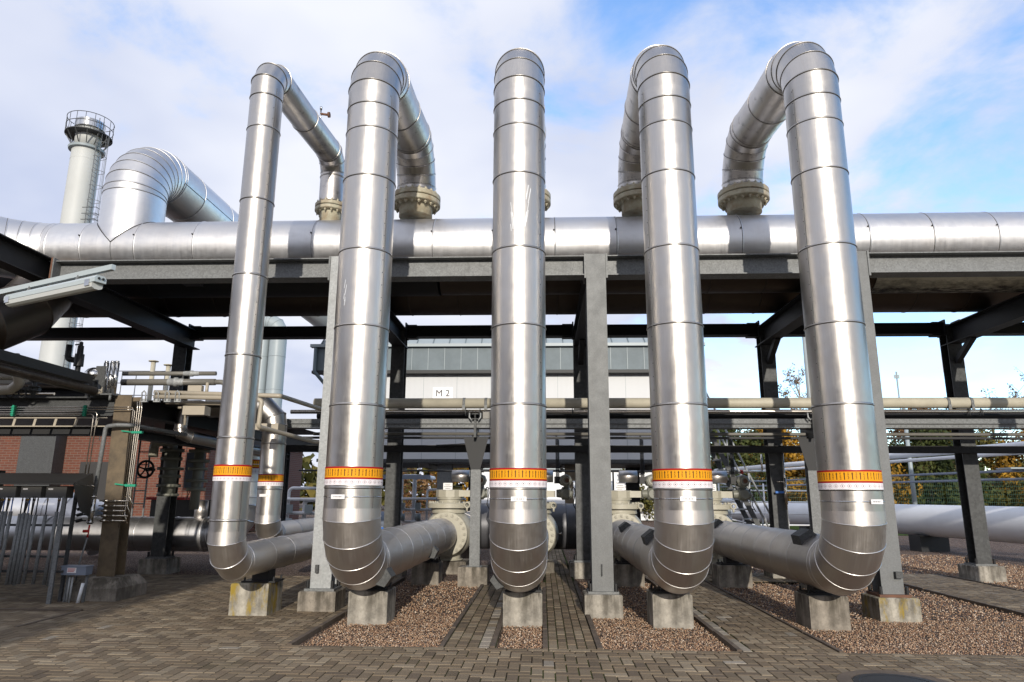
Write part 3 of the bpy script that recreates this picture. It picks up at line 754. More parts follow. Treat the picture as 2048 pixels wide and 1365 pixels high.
def loop_pipe(X, Xb, Y, r, zrun, Rb, zs, Rt, ztop_fl, ring_z, band, label, Yend, Xend, boxes, plate, yflange=10.7, gores=(5, 5), scr=(), dirty_back=True):
    T = Thing('looped_pipe', (X, Y, 0), label, 'pipe', 'tall looped pipes in front of the pipe rack')
    # front riser with its lower elbow and the lower run, seen from the ground up
    def riser():
        pts = [(X, Y, z) for z in ring_z]; return pts
    low = [(Xend, Yend, zrun)]
    yb0 = Y+Rb; n = max(2, int((Yend-yb0)/.62))
    for k in range(1, n): f = k/n; low.append((Xend+(X-Xend)*f, Yend+(yb0-Yend)*f, zrun))
    e = polyarc((Y+Rb, zrun+Rb), -math.pi/2, -math.pi, Rb, gores[0], x=X)
    pts = low+e; se = [0]+[1]*(len(low)-1)+[1]*(len(e)); se[len(low)] = 1
    b = clad_pipe(pts, r*1.004, se, round_bead=.0065); p_low = T.part('lower_cladding', b, M['clad_low'])
    rz = [zrun+Rb]+[z for z in ring_z]+[zs]
    b = clad_pipe([(X, Y, z) for z in rz], r, [1]*len(rz)); p_mid = T.part('riser_cladding', b, M['clad'])
    e1 = polyarc((Y+Rt, zs), math.pi, math.pi/2, Rt, gores[1], x=X)
    ztop = zs+Rt; yt1 = yflange-Rt
    dX = Xb-X
    def bx(y): return X+dX*max(0, min(1, (y-Y-Rt)/(yflange-Y-Rt)))
    run = [(bx(Y+Rt+(yt1-Y-Rt)*k/2), Y+Rt+(yt1-Y-Rt)*k/2, ztop) for k in (1,)]
    e2 = [(Xb, y, z) for (_, y, z) in polyarc((yflange-Rt, ztop-Rt), math.pi/2, 0, Rt, gores[1], x=0)]
    pts = e1; b = clad_pipe(pts, r*1.003, [1]*len(pts)); T.part('top_elbow', b, M['clad'])
    pts = [e1[-1]]+run+e2+[(Xb, yflange, ztop_fl+.10)]
    b = clad_pipe(pts, r, [1]*len(pts)); T.part('return_cladding', b, M['clad_dirty'])
    # stub under the cladding, flange pair
    m = MB(); m.cyl((Xb, yflange, ztop_fl-.28), (Xb, yflange, ztop_fl+.14), r*.86, 40); T.part('bare_stub', m, M['flange'])
    flange_pair(T, Xb, yflange, ztop_fl, r*1.27, nb=20 if r > .25 else 14, th=.085 if r > .25 else .06)
    # tapes
    z0, z1, z2 = band
    bd = ring_band(r+.0065, X, Y, z1, z2); T.part('flow_direction_tape', bd, M['band'], p_mid, 'orange tape with dark arrows and red edges')
    bd = ring_band(r+.0075, X, Y, z0, z1-.001); T.part('hazard_tape', bd, M['haz'], p_mid, 'white tape printed with small diamonds')
    # strap with buckle and label plate
    if plate:
        az, pz = plate; st = MB(); st.lathe((X, Y, pz-.006), (0,0,1), [(0, r+.001), (0, r+.005), (.012, r+.005), (.012, r+.001)], 64); sp = T.part('strap', st, M['steel'], p_low)
        d = Vector((math.sin(az), -math.cos(az), 0)); tn = Vector((math.cos(az), math.sin(az), 0)); c = Vector((X, Y, pz))+d*(r+.012)
        m = MB(); m.obox(c, tn, d, (0,0,1), .083, .0025, .024); T.part('label_plate', m, M['plate'], p_low, 'small white label plate')
        m = MB(); q = -.055
        while q < .055:
            w = rnd.uniform(.004, .010); m.obox(c+d*.003+tn*q, tn, d, (0,0,1), w/2, .0008, .006); q += w+rnd.uniform(.004, .012)
        T.part('plate_print', m, M['grey_ink'], p_low)
    # lengthwise lap with rivets on the riser
    al = R(58) if X < 1 else R(-62)
    rx, ry = X+(r+.0015)*math.sin(al), Y-(r+.0015)*math.cos(al); m = MB(); m.box((rx-.0025, ry-.0025, zrun+Rb), (rx+.0025, ry+.0025, z0-.01)); m.box((rx-.0025, ry-.0025, z2+.01), (rx+.0025, ry+.0025, zs))
    T.part('lap_seam', m, M['galv_dark'], p_mid)
    m = MB(); q = z2+.1; dl = .035/r; bx_, by_ = X+(r+.001)*math.sin(al-dl*.6), Y-(r+.001)*math.cos(al-dl*.6); nx, ny = math.sin(al-dl*.6), -math.cos(al-dl*.6)
    while q < zs: m.cyl((bx_, by_, q), (bx_+nx*.004, by_+ny*.004, q), .0055, 6); q += .155
    T.part('rivet_row', m, M['galv_dark'], p_mid)['kind'] = 'stuff'
    # small inspection covers strapped to the lower run
    for (yc, ang, s) in boxes:
        f = (yc-Y)/(Yend-Y); xc = X+(Xend-X)*f
        d = Vector((math.sin(ang), 0, math.cos(ang))); tn = Vector((math.cos(ang), 0, -math.sin(ang))); c = Vector((xc, yc, zrun))+d*(r+.02)
        m = MB(); h = .052*s; w = .10*s; l = .12*s; P = []
        for (q, wl, ww) in ((-h, 1, 1), (h, .62, 1)):
            for i, j in ((-1,-1),(1,-1),(1,1),(-1,1)): P.append(c+d*q+tn*i*w*wl+Vector((0,1,0))*j*l*ww)
        m.hexa(P); T.part('inspection_cover', m, M['galv_dark'])
    if scr: scratch(T, p_mid, X, Y, r, scr)
    return T
RZ = [2.49, 3.41, 4.34, 5.28, 5.92, 6.25]
big = dict(Y=7.95, r=.318, zrun=.73, Rb=.62, zs=6.40, Rt=.72, ztop_fl=6.27, Yend=14.05)
P2 = loop_pipe(-2.14, -2.08, ring_z=[1.57]+RZ, band=(1.60, 1.665, 1.81)if 0 else (1.60, 1.665, 1.80), label='second looped pipe from the left, thick brushed metal with orange arrow tape', Xend=-2.0, boxes=[(8.55, R(125), 1.1), (11.6, R(115), 1.0)], plate=(R(-14), 1.475), scr=[(R(-28), 3.75, .12, .008, .5)], **big)
P3 = loop_pipe(-.27, -.24, ring_z=[1.57]+RZ, band=(1.585, 1.655, 1.79), label='middle looped pipe standing straight in front of the camera, scratched near the top third', Xend=-.20, boxes=[(8.5, R(-128), 1.0)], plate=(R(3), 1.46), scr=[(R(-12), 4.6, .22, .007, -.35), (R(14), 4.62, .34, .007, .5), (R(19), 4.9, .2, .006, .55), (R(-2), 4.5, .08, .006, .3)], **big)
P4 = loop_pipe(1.56, 1.60, ring_z=[1.57]+RZ, band=(1.585, 1.655, 1.79), label='second looped pipe from the right, brushed metal, directly left of the herringbone path', Xend=1.56, boxes=[(9.1, R(-38), 1.2), (11.9, R(-38), 1.1)], plate=(R(-2), 1.47), **big)
P5 = loop_pipe(3.39, 3.31, ring_z=[1.57]+RZ, band=(1.575, 1.645, 1.78), label='rightmost looped pipe, thick brushed metal leaning against the sky beside the last column', Xend=3.39, boxes=[(9.0, R(-32), 1.25), (13.3, R(-35), 1.1)], plate=(R(24), 1.45), **big)
P1 = loop_pipe(-3.64, -3.52, Y=8.15, r=.205, zrun=.72, Rb=.36, zs=6.72, Rt=.36, ztop_fl=6.17, ring_z=[1.20, 2.14, 3.13, 4.14, 5.14, 6.14, 6.60], band=(1.645, 1.695, 1.83), label='leftmost and slimmest looped pipe, with its elbow resting on the lichen stained block', Yend=14.0, Xend=-3.60, boxes=[], plate=None, yflange=10.72, gores=(3, 3))
# a small vent valve on the return of the thin pipe
def vent():
    T = Thing('vent_valve', (-3.50, 9.85, 7.27), 'tiny vent valve with brown handwheel sticking up from the thin leftmost looped pipe', 'valve')
    m = MB(); m.cyl((-3.50,9.85,7.26), (-3.50,9.85,7.50), .014, 8); m.cyl((-3.50,9.85,7.50), (-3.50,9.85,7.54), .022, 6); T.part('stem', m, M['steel'])
    m = MB(); m.cyl((-3.50,9.85,7.42), (-3.38,9.85,7.40), .02, 8); m.cyl((-3.38,9.85,7.40), (-3.35,9.85,7.40), .045, 12); T.part('handwheel', m, M['rust'])
vent()
# shoes and tall plinths under each loop
G3 = 'tall concrete blocks under the looped pipes'
for X, T, y, x0, x1, lb, mt in ((-3.64, P1, 9.30, -3.97, -3.48, 'concrete block heavily stained with yellow lichen under the slim leftmost pipe', 'conc_lich'), (-2.14, P2, 9.03, -2.37, -1.89, 'pale concrete block under the second looped pipe from the left, standing in gravel', 'conc'),
        (-.27, P3, 9.03, -.48, -.005, 'pale concrete block under the middle looped pipe, between two walkways', 'conc'), (1.56, P4, 9.03, 1.315, 1.79, 'clean pale concrete block under the second looped pipe from the right', 'conc'), (3.39, P5, 9.03, 3.16, 3.62, 'concrete block with a dark run-off stain under the rightmost looped pipe', 'conc_old')):
    y0 = 9.13 if X < -3 else 8.84
    h = .385 if X < -3 else .345
    plinth(x0, x1, y0, y0+.50, h, mt, lb, group=G3)
    zb = .52 if X < -3 else .43
    pipe_shoe(T, (x0+x1)/2+(.0 if X > -3 else .07), y0+.25, zb+.03, h+.002)
# second row of plinths further back
G4 = 'concrete blocks under the far ends of the looped pipes'
for X, x0, x1, T, lb in ((-2.0, -2.30, -1.82, P2, 'shaded concrete block beneath the far end of the second looped pipe, by the beige valve'), (1.56, 1.25, 1.76, P4, 'low concrete block half in sun behind the second looped pipe from the right'), (3.39, 3.03, 3.60, P5, 'grey concrete block under the lower run of the rightmost looped pipe')):
    plinth(x0, x1, 12.66, 13.16, .33, 'conc_old', lb, group=G4); pipe_shoe(T, (x0+x1)/2, 12.9, .45, .332)

# ================================================================== HEADERS
HY, HZ, HR = 10.7, 5.435, .488
def header():
    T = Thing('header_pipe', (-6.87, HY, HZ), 'long horizontal brushed metal pipe lying on the front beam across the whole photo', 'pipe')
    xs = [-8.0, -7.42, -6.52]+[-6.52+.963*k for k in range(1, 22)]
    e = polyarc((-8.0, HY-1.3), math.pi/2, math.pi, 1.3, 8, 'xy', HZ)   # from (-8,HY) round to (-9.3, HY-1.3)
    fwd = [(-9.3, HY-1.3-.9*k, HZ) for k in range(5, 0, -1)]
    pts = fwd+e[::-1]+[(x, HY, HZ) for x in xs[1:]]
    m = clad_pipe(pts, HR, [1]*len(pts), n=72, bead=.009)
    body = T.part('cladding', m, M['clad_hdr'])
    d = MB()   # tiny strap studs beside every joint
    for x in xs[1:]: d.cyl((x-.02, HY-HR*math.cos(.25)-.004, HZ+HR*math.sin(.25)), (x-.02, HY-HR*math.cos(.25)-.02, HZ+HR*math.sin(.25)+.004), .012, 8)
    T.part('joint_studs', d, M['black'], body)
    # riser tee
    X0 = -6.90; zs = 6.38; Rb = .70; zt = zs+Rb
    r = HR-.0035
    pts = [(X0, HY, HZ)]+[(X0, HY, zs-.0)]; e = polyarc((HY+Rb, zs), math.pi, math.pi/2, Rb, 8, x=X0)
    run = [(X0, y, zt) for y in (12.1, 13.3, 15.0, 17.0, 19.0, 21.0, 24.0)]
    pts = [(X0, HY, HZ)]+e+run
    m = clad_pipe(pts, r, [0]+[1]*(len(pts)-1), n=72, bead=.010); br = T.part('branch_riser', m, M['clad_hdr'])
    e2 = [(X0, 24.0, zt), (X0, 24.5, zt-.2), (X0, 24.7, zt-.7), (X0, 24.7, 0)]
    T.part('branch_downcomer', clad_pipe(e2, r, [1]*4, n=48), M['clad_hdr'], br)
    # mitred seam of the tee
    pts = []
    for k in range(-40, 41):
        a = k/40*(math.pi/2)   # x offset = HR*sin(a); y = -HR*cos(a); z = |x|
        pts.append((X0+HR*math.sin(a), HY-HR*math.cos(a)*1.002-.004, HZ+abs(HR*math.sin(a))))
    m = MB(); m.tube(pts[:41], .007, 6); m.tube(pts[40:], .007, 6); T.part('tee_seam', m, M['black'], br)
    m = MB(); m.tube([(X0, HY-HR*math.cos(a)-.003, HZ-HR*math.sin(a)) for a in [R(q) for q in range(0, 80, 8)]], .004, 6); T.part('tee_lap', m, M['galv_dark'], br)
    # longitudinal laps on the branch
    for a0, ya, yb in ((R(-12), 11.35, 12.1), (R(-5), 12.1, 15.0)):
        m = MB(); m.tube([(X0+(r+.002)*math.cos(a0), ya, zt+(r+.002)*math.sin(a0)), (X0+(r+.002)*math.cos(a0), yb, zt+(r+.002)*math.sin(a0))], .006, 6); T.part('lap_seam', m, M['black'], br)
    # saddles on the beams
    for x in (-5.8, -2.95, .79, 4.5, 8.3):
        m = MB(); m.box((x-.15, HY-.2, 4.89), (x+.15, HY+.2, 4.975)); T.part('pipe_saddle', m, M['dark'])
header()
def long_pipe(name, x0, x1, y, z, r, mat, label, step=.96, cat='pipe', group=None, n=48, ends=None):
    T = Thing(name, ((x0+x1)/2, y, z), label, cat, group)
    k = max(1, round((x1-x0)/step)); pts = [(x0+(x1-x0)*i/k, y, z) for i in range(k+1)]
    T.part('cladding', clad_pipe(pts, r, [1]*len(pts), n=n), M[mat]); return T
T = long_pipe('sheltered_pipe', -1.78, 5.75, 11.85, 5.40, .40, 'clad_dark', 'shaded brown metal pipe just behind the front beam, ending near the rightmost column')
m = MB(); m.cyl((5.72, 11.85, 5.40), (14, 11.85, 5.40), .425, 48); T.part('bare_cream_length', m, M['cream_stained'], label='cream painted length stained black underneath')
T = Thing('dark_duct', (-6, 11.85, 5.4), 'pipe blackened to carry the deck shade at left between the front beam and the rear header', 'pipe')
T.part('cladding', clad_pipe([(x, 11.85, 5.42) for x in (-11, -9, -7, -5, -3, -1.82)], .43, [1]*6, n=40), M['dark'])  # near-black colour holds the shade under the deck
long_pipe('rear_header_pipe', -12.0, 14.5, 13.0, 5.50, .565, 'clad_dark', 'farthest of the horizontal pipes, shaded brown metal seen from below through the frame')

# ================================================================== MID LEVEL PIPES AND TRAY
def mid_level():
    T = Thing('cream_pipe', (0, 12.55, 3.14), 'cream painted horizontal pipe running behind the columns, level with the M 2 sign', 'pipe')
    m = MB(); m.cyl((-4.2, 12.6, 3.14), (14, 12.6, 3.14), .095, 28); T.part('pipe_wall', m, M['clad_beige'])
    for x in (-1.42, -1.02, 7.2, 7.6):
        m = MB(); m.lathe((x-.025, 12.6, 3.14), (1,0,0), [(0, .096), (0, .102), (.05, .102), (.05, .096)], 28); m.box((x-.025, 12.49, 3.0), (x+.025, 12.505, 3.1)); T.part('pipe_clamp', m, M['galv'])
    T = Thing('thin_steel_pipe', (0, 12.5, 2.97), 'thin bright horizontal pipe just under the cream pipe', 'pipe')
    m = MB(); m.cyl((-4.6, 12.5, 2.975), (14, 12.5, 2.975), .038, 16); T.part('pipe_wall', m, M['tube'])
    for x in (-1.38, -1.12, .55, 7.5, 7.72):
        m = MB(); m.tube([(x, 12.5-.05, 2.90), (x, 12.45, 2.99), (x, 12.5, 3.025), (x, 12.55, 2.99), (x, 12.55, 2.90)], .008, 6); T.part('u_bolt', m, M['galv_dark'])
    m = MB(); m.cyl((-4.2, 12.8, 2.93), (14, 12.8, 2.93), .055, 16); single('dark_pipe', m, M['dark'], (0, 12.8, 2.93), 'dark horizontal pipe in shade directly behind the thin bright pipe', 'pipe')
    # perforated cable tray
    T = Thing('cable_tray', (0, 12.55, 2.68), 'perforated galvanised cable tray crossing the photo below the cream pipe', 'cable tray')
    m = MB(); m.box((-5.4, 12.4, 2.755), (14, 12.404, 2.835)); m.box((-5.4, 12.4, 2.68), (14, 12.404, 2.748)); m.box((-5.4, 12.404, 2.7475), (14, 12.7, 2.7555)); m.box((-5.4, 12.41, 2.675), (14, 12.7, 2.6795)); m.box((-5.4, 12.36, 2.746), (14, 12.3995, 2.757))
    T.part('tray_sheet', m, M['galv'])
    m = MB(); x = -5.35
    while x < 13.9:
        m.box((x, 12.3985, 2.812), (x+.022, 12.4005, 2.819)); m.box((x+.03, 12.3985, 2.705), (x+.055, 12.4005, 2.712)); x += .098
    T.part('slots', m, M['black'])
    m = MB(); m.cyl((-4.2, 12.65, 2.585), (14, 12.65, 2.585), .03, 12); single('brown_conduit', m, M['pipe_grey'], (0, 12.65, 2.585), 'thin brownish conduit in shade under the perforated cable tray', 'conduit')
    m = MB(); m.box((-4.4, 12.6, 2.50), (14, 12.75, 2.535)); single('tray_runner', m, M['dark'], (0, 12.7, 2.5), 'black flat rail carrying the conduit below the cable tray', 'rail')
    # black low girder in front of the back columns
    T = Thing('low_girder', (0, 13.85, 2.4), 'black horizontal girder crossing in front of the back columns below the cable tray', 'girder')
    m = MB(); m.ibeam((-5.4, 13.85, 2.395), (13, 13.85, 2.395), .135, .13, .012, .12); T.part('girder', m, M['dark'])
    for (x, w) in ((-1.1, 1.0),):
        m = MB(); m.tube([(x-w, 13.78, 2.44), (x-w*.4, 13.76, 2.47), (x+w*.3, 13.77, 2.46), (x+w, 13.78, 2.40)], .03, 8); T.part('cable_bundle', m, M['black'])
    # galvanised posts with splayed heads
    for x, lab in ((-1.19, 'slim galvanised post with a dark splayed head between second and middle looped pipes'), (4.74, 'galvanised post with a splayed head half hidden behind the rightmost looped pipe')):
        T = Thing('rack_post', (x, 12.62, .27), lab, 'post', 'posts carrying the cable tray')
        m = MB(); m.ibeam((x, 12.62, .29), (x, 12.62, 2.50), .14, .17, .010, .008, up=(0, 1, 0)); T.part('post', m, M['galv'])
        m = MB(); m.box((x-.13, 12.5, .275), (x+.13, 12.75, .29)); T.part('base_plate', m, M['galv'])
        m = MB(); m.hexa([(x-.085,12.535,1.95),(x+.085,12.535,1.95),(x+.085,12.545,1.95),(x-.085,12.545,1.95),(x-.22,12.535,2.5),(x+.22,12.535,2.5),(x+.22,12.545,2.5),(x-.22,12.545,2.5)]); T.part('splayed_head', m, M['dark'])
        m = MB(); m.ibeam((x, 12.3, 2.87), (x, 12.95, 2.87), .10, .11, .012, .01); m.box((x-.02, 12.32, 2.5), (x+.02, 12.95, 2.82)); T.part('bracket', m, M['galv_dark'])
        for sx in (-.10, .10):
            m = MB(); m.tube([(x+sx, 12.30, 2.93), (x+sx, 12.29, 2.85), (x+sx*.6, 12.29, 2.80)], .014, 6); T.part('clamp_hook', m, M['galv_light'])
        m = MB(); m.box((x+.13, 12.4, 2.84), (x+.28, 12.7, 2.96)); T.part('junction_block', m, M['pipe_grey'])
    plinth(-1.46, -.95, 12.45, 12.85, .285, 'conc_old', 'brown stained concrete block under the slim galvanised post left of the middle pipe')
    plinth(4.45, 5.02, 12.45, 12.85, .275, 'conc', 'concrete block under the post hidden behind the rightmost looped pipe')
mid_level()

# ================================================================== BALL VALVES
def ball_valve(X, Y, label, act=True, signed=True, mirror=1):
    z = .74; T = Thing('ball_valve', (X, Y, .2), label, 'valve', 'beige ball valves at the ends of the looped pipes')
    m = MB(); n = 14
    prof = [(-.36, .30)]+[(-.36+.72*k/n, math.sqrt(max(.09, .50**2-((-.36+.72*k/n)*.92)**2))) for k in range(n+1)]+[(.36, .30)]
    m.lathe((X, Y, z), (0, 1, 0), prof, 48); body = T.part('valve_body', m, M['valve'])
    for s, yy in ((-1, Y-.40), (1, Y+.40)):
        f = MB(); f.lathe((X, yy-.05, z), (0, 1, 0), [(0, .2), (0, .415), (.012, .43), (.088, .43), (.1, .415), (.1, .2)], 48, flat=True); fo = T.part('end_flange', f, M['valve'])
        bolts(fo, T.p, (X, yy+s*.05, z), (0, s, 0), .372, 20, .034, .05, M['valve'], .5)
    m = MB(); m.lathe((X, Y, z+.40), (0,0,1), [(0, .36), (.10, .36), (.10, .46), (.19, .46), (.20, .44), (.20, .2)], 48, flat=True); bn = T.part('bonnet_flange', m, M['valve'])
    bolts(bn, T.p, (X, Y, z+.60), (0,0,1), .41, 22, .022, .035, M['valve'])
    m = MB(); m.lathe((X, Y, z+.60), (0,0,1), [(0, .23), (.075, .23), (.075, .26), (.12, .26)], 36, flat=True); T.part('stem_neck', m, M['valve'])
    g = MB(); b = .02
    g.lathe((X, Y, z+.715), (0,0,1), [(0, .26), (0, .285), (.14, .285), (.15, .27), (.15, .05)], 10, smooth=False, flat=True)
    g.box((X+.2, Y-.17, z+.725), (X+.44, Y+.12, z+.855)); T.part('gearbox', g, M['valve'])
    m = MB(); m.tube([(X+.40+.052*math.cos(a), Y-.32, z+.56+.052*math.sin(a)) for a in [R(q) for q in range(0, 361, 24)]], .016, 8, caps=False); m.cyl((X+.40, Y-.32, z+.44), (X+.40, Y-.32, z+.51), .02, 8); T.part('lifting_eye', m, M['valve'])
    m = MB(); m.lathe((X, Y, .21), (0,0,1), [(0, .30), (.02, .30), (.02, .25), (.14, .25)], 32, flat=True); T.part('foot', m, M['valve'])
    m = MB(); m.cyl((X+.47, Y-.12, z), (X+.55, Y-.16, z), .012, 8); m.cyl((X+.545, Y-.158, z), (X+.56, Y-.165, z), .024, 8); T.part('bleed_nipple', m, M['tube'])
    if signed:
        m = MB(); m.box((X-.10, Y-.30, z+.862), (X+.09, Y-.294, z+1.0)); sp = T.part('sign_plate', m, M['plate'])
        m = MB()
        for k, (w, h) in enumerate(((.05, .96), (.075, .925), (.055, .89))):
            q = X-.005-w
            while q < X-.005+w: s_ = rnd.uniform(.006, .014); m.box((q, Y-.3012, z+h-.007), (q+s_, Y-.30, z+h+.007)); q += s_+.005
        T.part('sign_print', m, M['grey_ink'], sp)
    # round actuator drum above
    m = MB(); m.cyl((X+.03, Y+.1, z+1.15), (X+.40, Y+.1, z+1.15), .125, 36); T.part('actuator_drum', m, M['clad_low'])
    m = MB(); m.bar((X+.20, Y+.16, z+.86), (X+.20, Y+.16, z+1.04), .05, .05); T.part('drum_bracket', m, M['galv_dark'])
    if act:
        a = MB(); x = X+.62
        a.lathe((x-.16, Y-.12, z+.80), (1,0,0), [(0, .02), (0, .075), (.10, .09), (.12, .13), (.26, .13), (.28, .10), (.34, .09), (.34, .02)], 24, flat=True)
        a.lathe((x+.05, Y-.26, z+.80), (0,1,0), [(0, .02), (0, .085), (.02, .10), (.22, .10), (.22, .02)], 24, flat=True)
        a.lathe((x+.05, Y-.12, z+.86), (0,0,1), [(0, .06), (.10, .06)], 20)
        T.part('actuator', a, M['valve_grey'])
        a = MB(); a.lathe((x+.03, Y-.30, z+1.06), (0,1,0), [(0, .01), (0, .10), (.03, .13), (.28, .13), (.30, .10), (.30, .01)], 8, smooth=False, flat=True); hd = T.part('actuator_head', a, M['valve_grey'])
        a = MB(); a.lathe((x+.04, Y-.325, z+1.06), (0,1,0), [(.03, .075), (0, .075), (0, .062), (.02, .062)], 24, flat=True); T.part('dial_rim', a, M['valve'], hd)
        a = MB(); a.cyl((x+.055, Y-.312, z+1.06), (x+.055, Y-.30, z+1.06), .042, 20); T.part('dial', a, M['rust'], hd)
        a = MB()
        for k in range(4): a.tube(fillet([(x-.10-.02*k, Y-.1, z+1.9+.05*k), (x-.10-.02*k, Y-.1, z+1.02), (x-.05, Y-.15-.02*k, z+.95+.02*k), (x+.0, Y-.2, z+1.02)], .04, 4), .009, 6)
        T.part('cables', a, M['black'])
        a = MB(); a.box((x-.2, Y-.2, z+1.0), (x-.07, Y-.03, z+1.14)); a.cyl((x-.07, Y-.12, z+1.02), (x+.0, Y-.12, z+1.02), .035, 10); T.part('cable_box', a, M['black'])
        a = MB(); a.tube(fillet([(x+.12, Y-.2, z+.80), (x+.2, Y-.25, z+1.0), (x+.22, Y-.25, z+.8), (x+.18, Y-.25, z+.58), (x+.24, Y-.25, z+.46)], .03, 4), .010, 6); T.part('loose_cable', a, M['black'])
    return T
ball_valve(-1.93, 14.75, 'beige ball valve at the end of the second looped pipe, left of the slim post')
ball_valve(-.17, 14.75, 'ball valve mostly hidden behind the middle looped pipe, its actuator showing on the right', signed=False)
ball_valve(1.58, 14.75, 'beige ball valve just right of the central galvanised column', True)
ball_valve(3.42, 14.75, 'beige ball valve seen between the two rightmost looped pipes')
for x, l in ((-1.93, 'second looped pipe'), (-.17, 'middle looped pipe'), (1.58, 'second looped pipe from the right'), (3.42, 'rightmost looped pipe')):
    plinth(x-.4, x+.4, 14.4, 15.1, .2, 'conc_old', 'low dark concrete pad under the valve of the '+l, group='pads under the ball valves')
# clad vessel across behind the valves and its bolts
T = long_pipe('insulated_vessel', -1.40, 1.18, 16.2, .82, .50, 'bluegrey_clad', 'dark grey insulated horizontal vessel behind the valves, beside the slim post', .6, 'vessel')
m = MB()
for q in (-.3, 0, .3): m.cyl((-.62, 15.75, .82+q*.8), (-.5, 15.7, .82+q*.8), .02, 6)
T.part('lugs', m, M['galv'])
# far cylinders behind each valve (the lines go on)
for x, l in ((-1.93, 'second'), (1.58, 'fourth'), (3.42, 'fifth')):
    T = Thing('line_pipe', (x, 17, .74), 'grey pipe running away behind the valve of the '+l+' looped pipe', 'pipe', 'pipes running back behind the valves')
    T.part('cladding', clad_pipe([(x, y, .74) for y in (15.25, 16.2, 17.1, 18.0, 19.0, 20.0)], .33, [1]*6, n=40), M['clad_low'])
    for yy in (16.6, 19.2):
        m = MB(); m.box((x-.25, yy, -.1), (x+.25, yy+.3, .41)); T.part('pipe_cradle', m, M['conc_old'])

# ================================================================== SECOND THIN LOOP AND PIPES BEHIND THE LEFT
T = Thing('short_looped_pipe', (-4.68, 12, .2), 'short silver pipe with orange tape standing just right of the slim leftmost pipe', 'pipe')
X, Y, r = -4.68, 12.0, .205
e = polyarc((Y+.33, .82+.33), -math.pi/2, -math.pi, .33, 3, x=X)
T.part('lower_cladding', clad_pipe([(X, 15.4, .82), (X, 14.2, .82), (X, 13.2, .82)]+e, r*1.004, [1]*9, n=48), M['clad_low'])
e = [(X-.36+.36*math.cos(a)*1.0, Y, 2.66+.36*math.sin(a)) for a in (0, R(22), R(68), R(90))]
up = T.part('riser_cladding', clad_pipe([(X, Y, 1.15), (X, Y, 1.58), (X, Y, 2.35), (X, Y, 2.66)]+e[1:]+[(X-1.2, Y, 3.02)], r, [1]*8, n=48), M['clad'])
T.part('flow_direction_tape', ring_band(r+.006, X, Y, 1.70, 1.83), M['band'], up); T.part('hazard_tape', ring_band(r+.007, X, Y, 1.635, 1.699), M['haz'], up)
m = MB(); m.box((X-.09, Y-r-.012, 1.455), (X+.05, Y-r-.006, 1.50)); T.part('label_plate', m, M['plate'], up)

T = Thing('ground_duct', (-10, 14.6, .68), 'fat silver duct lying low behind the left rack and curving up behind the slim pipe', 'duct')
e = polyarc((-7.0, .68+.75), -math.pi/2, 0, .75, 5, 'xz') if False else None
c = (-6.95, 1.43); rb = .75
el = []
st = (math.pi/2)/5
el = [(c[0], 14.6, c[1]-rb)]+[(c[0]+rb/math.cos(st/2)*math.sin(st*(k+.5)), 14.6, c[1]-rb/math.cos(st/2)*math.cos(st*(k+.5))) for k in range(5)]+[(c[0]+rb, 14.6, c[1])]
T.part('cladding', clad_pipe([(-16+.96*k, 14.6, .68) for k in range(0, 9)]+[(-7.6, 14.6, .68)]+el+[(c[0]+rb, 14.6, z) for z in (1.75, 2.1, 2.45, 2.8)], .345, [1]*30, n=56), M['clad_hdr'])
m = MB(); m.cyl((-7.12, 14.6, .95), (-7.12, 14.6, 1.36), .13, 28); T.part('stub', m, M['clad_low'])
T.part('flow_direction_tape', ring_band(.352, c[0]+rb, 14.6, 2.02, 2.2), M['band']); T.part('hazard_tape', ring_band(.352, c[0]+rb, 14.6, 1.9, 2.019), M['haz'])
plinth(-7.95, -7.4, 13.93, 14.35, .20, 'conc', 'stained concrete block lying in shade under the fat low duct') if False else None

# two tall far ducts
for x, r, zt, lab in ((-12.52, .26, 9.0, 'slimmer pale duct standing far back left of the first column'), (-11.86, .37, 8.6, 'wider of two grey vertical ducts standing far back left of the first column')):
    T = Thing('exhaust_duct', (x, 30, 0), lab, 'duct', 'vertical ducts far behind the slim pipes')
    pts = [(x, 30, z) for z in (0, 1.5, 3, 4.5, 6, 7.5, zt)]
    pts += [(x-.5+.5*math.cos(a), 30, zt+.5*math.sin(a)) for a in (R(15), R(45), R(75))]+[(x-.5, 30, zt+.5), (x-1.3, 30, zt+.5)]
    T.part('cladding', clad_pipe(pts, r, [1]*20, n=40), M['zinc_light'])

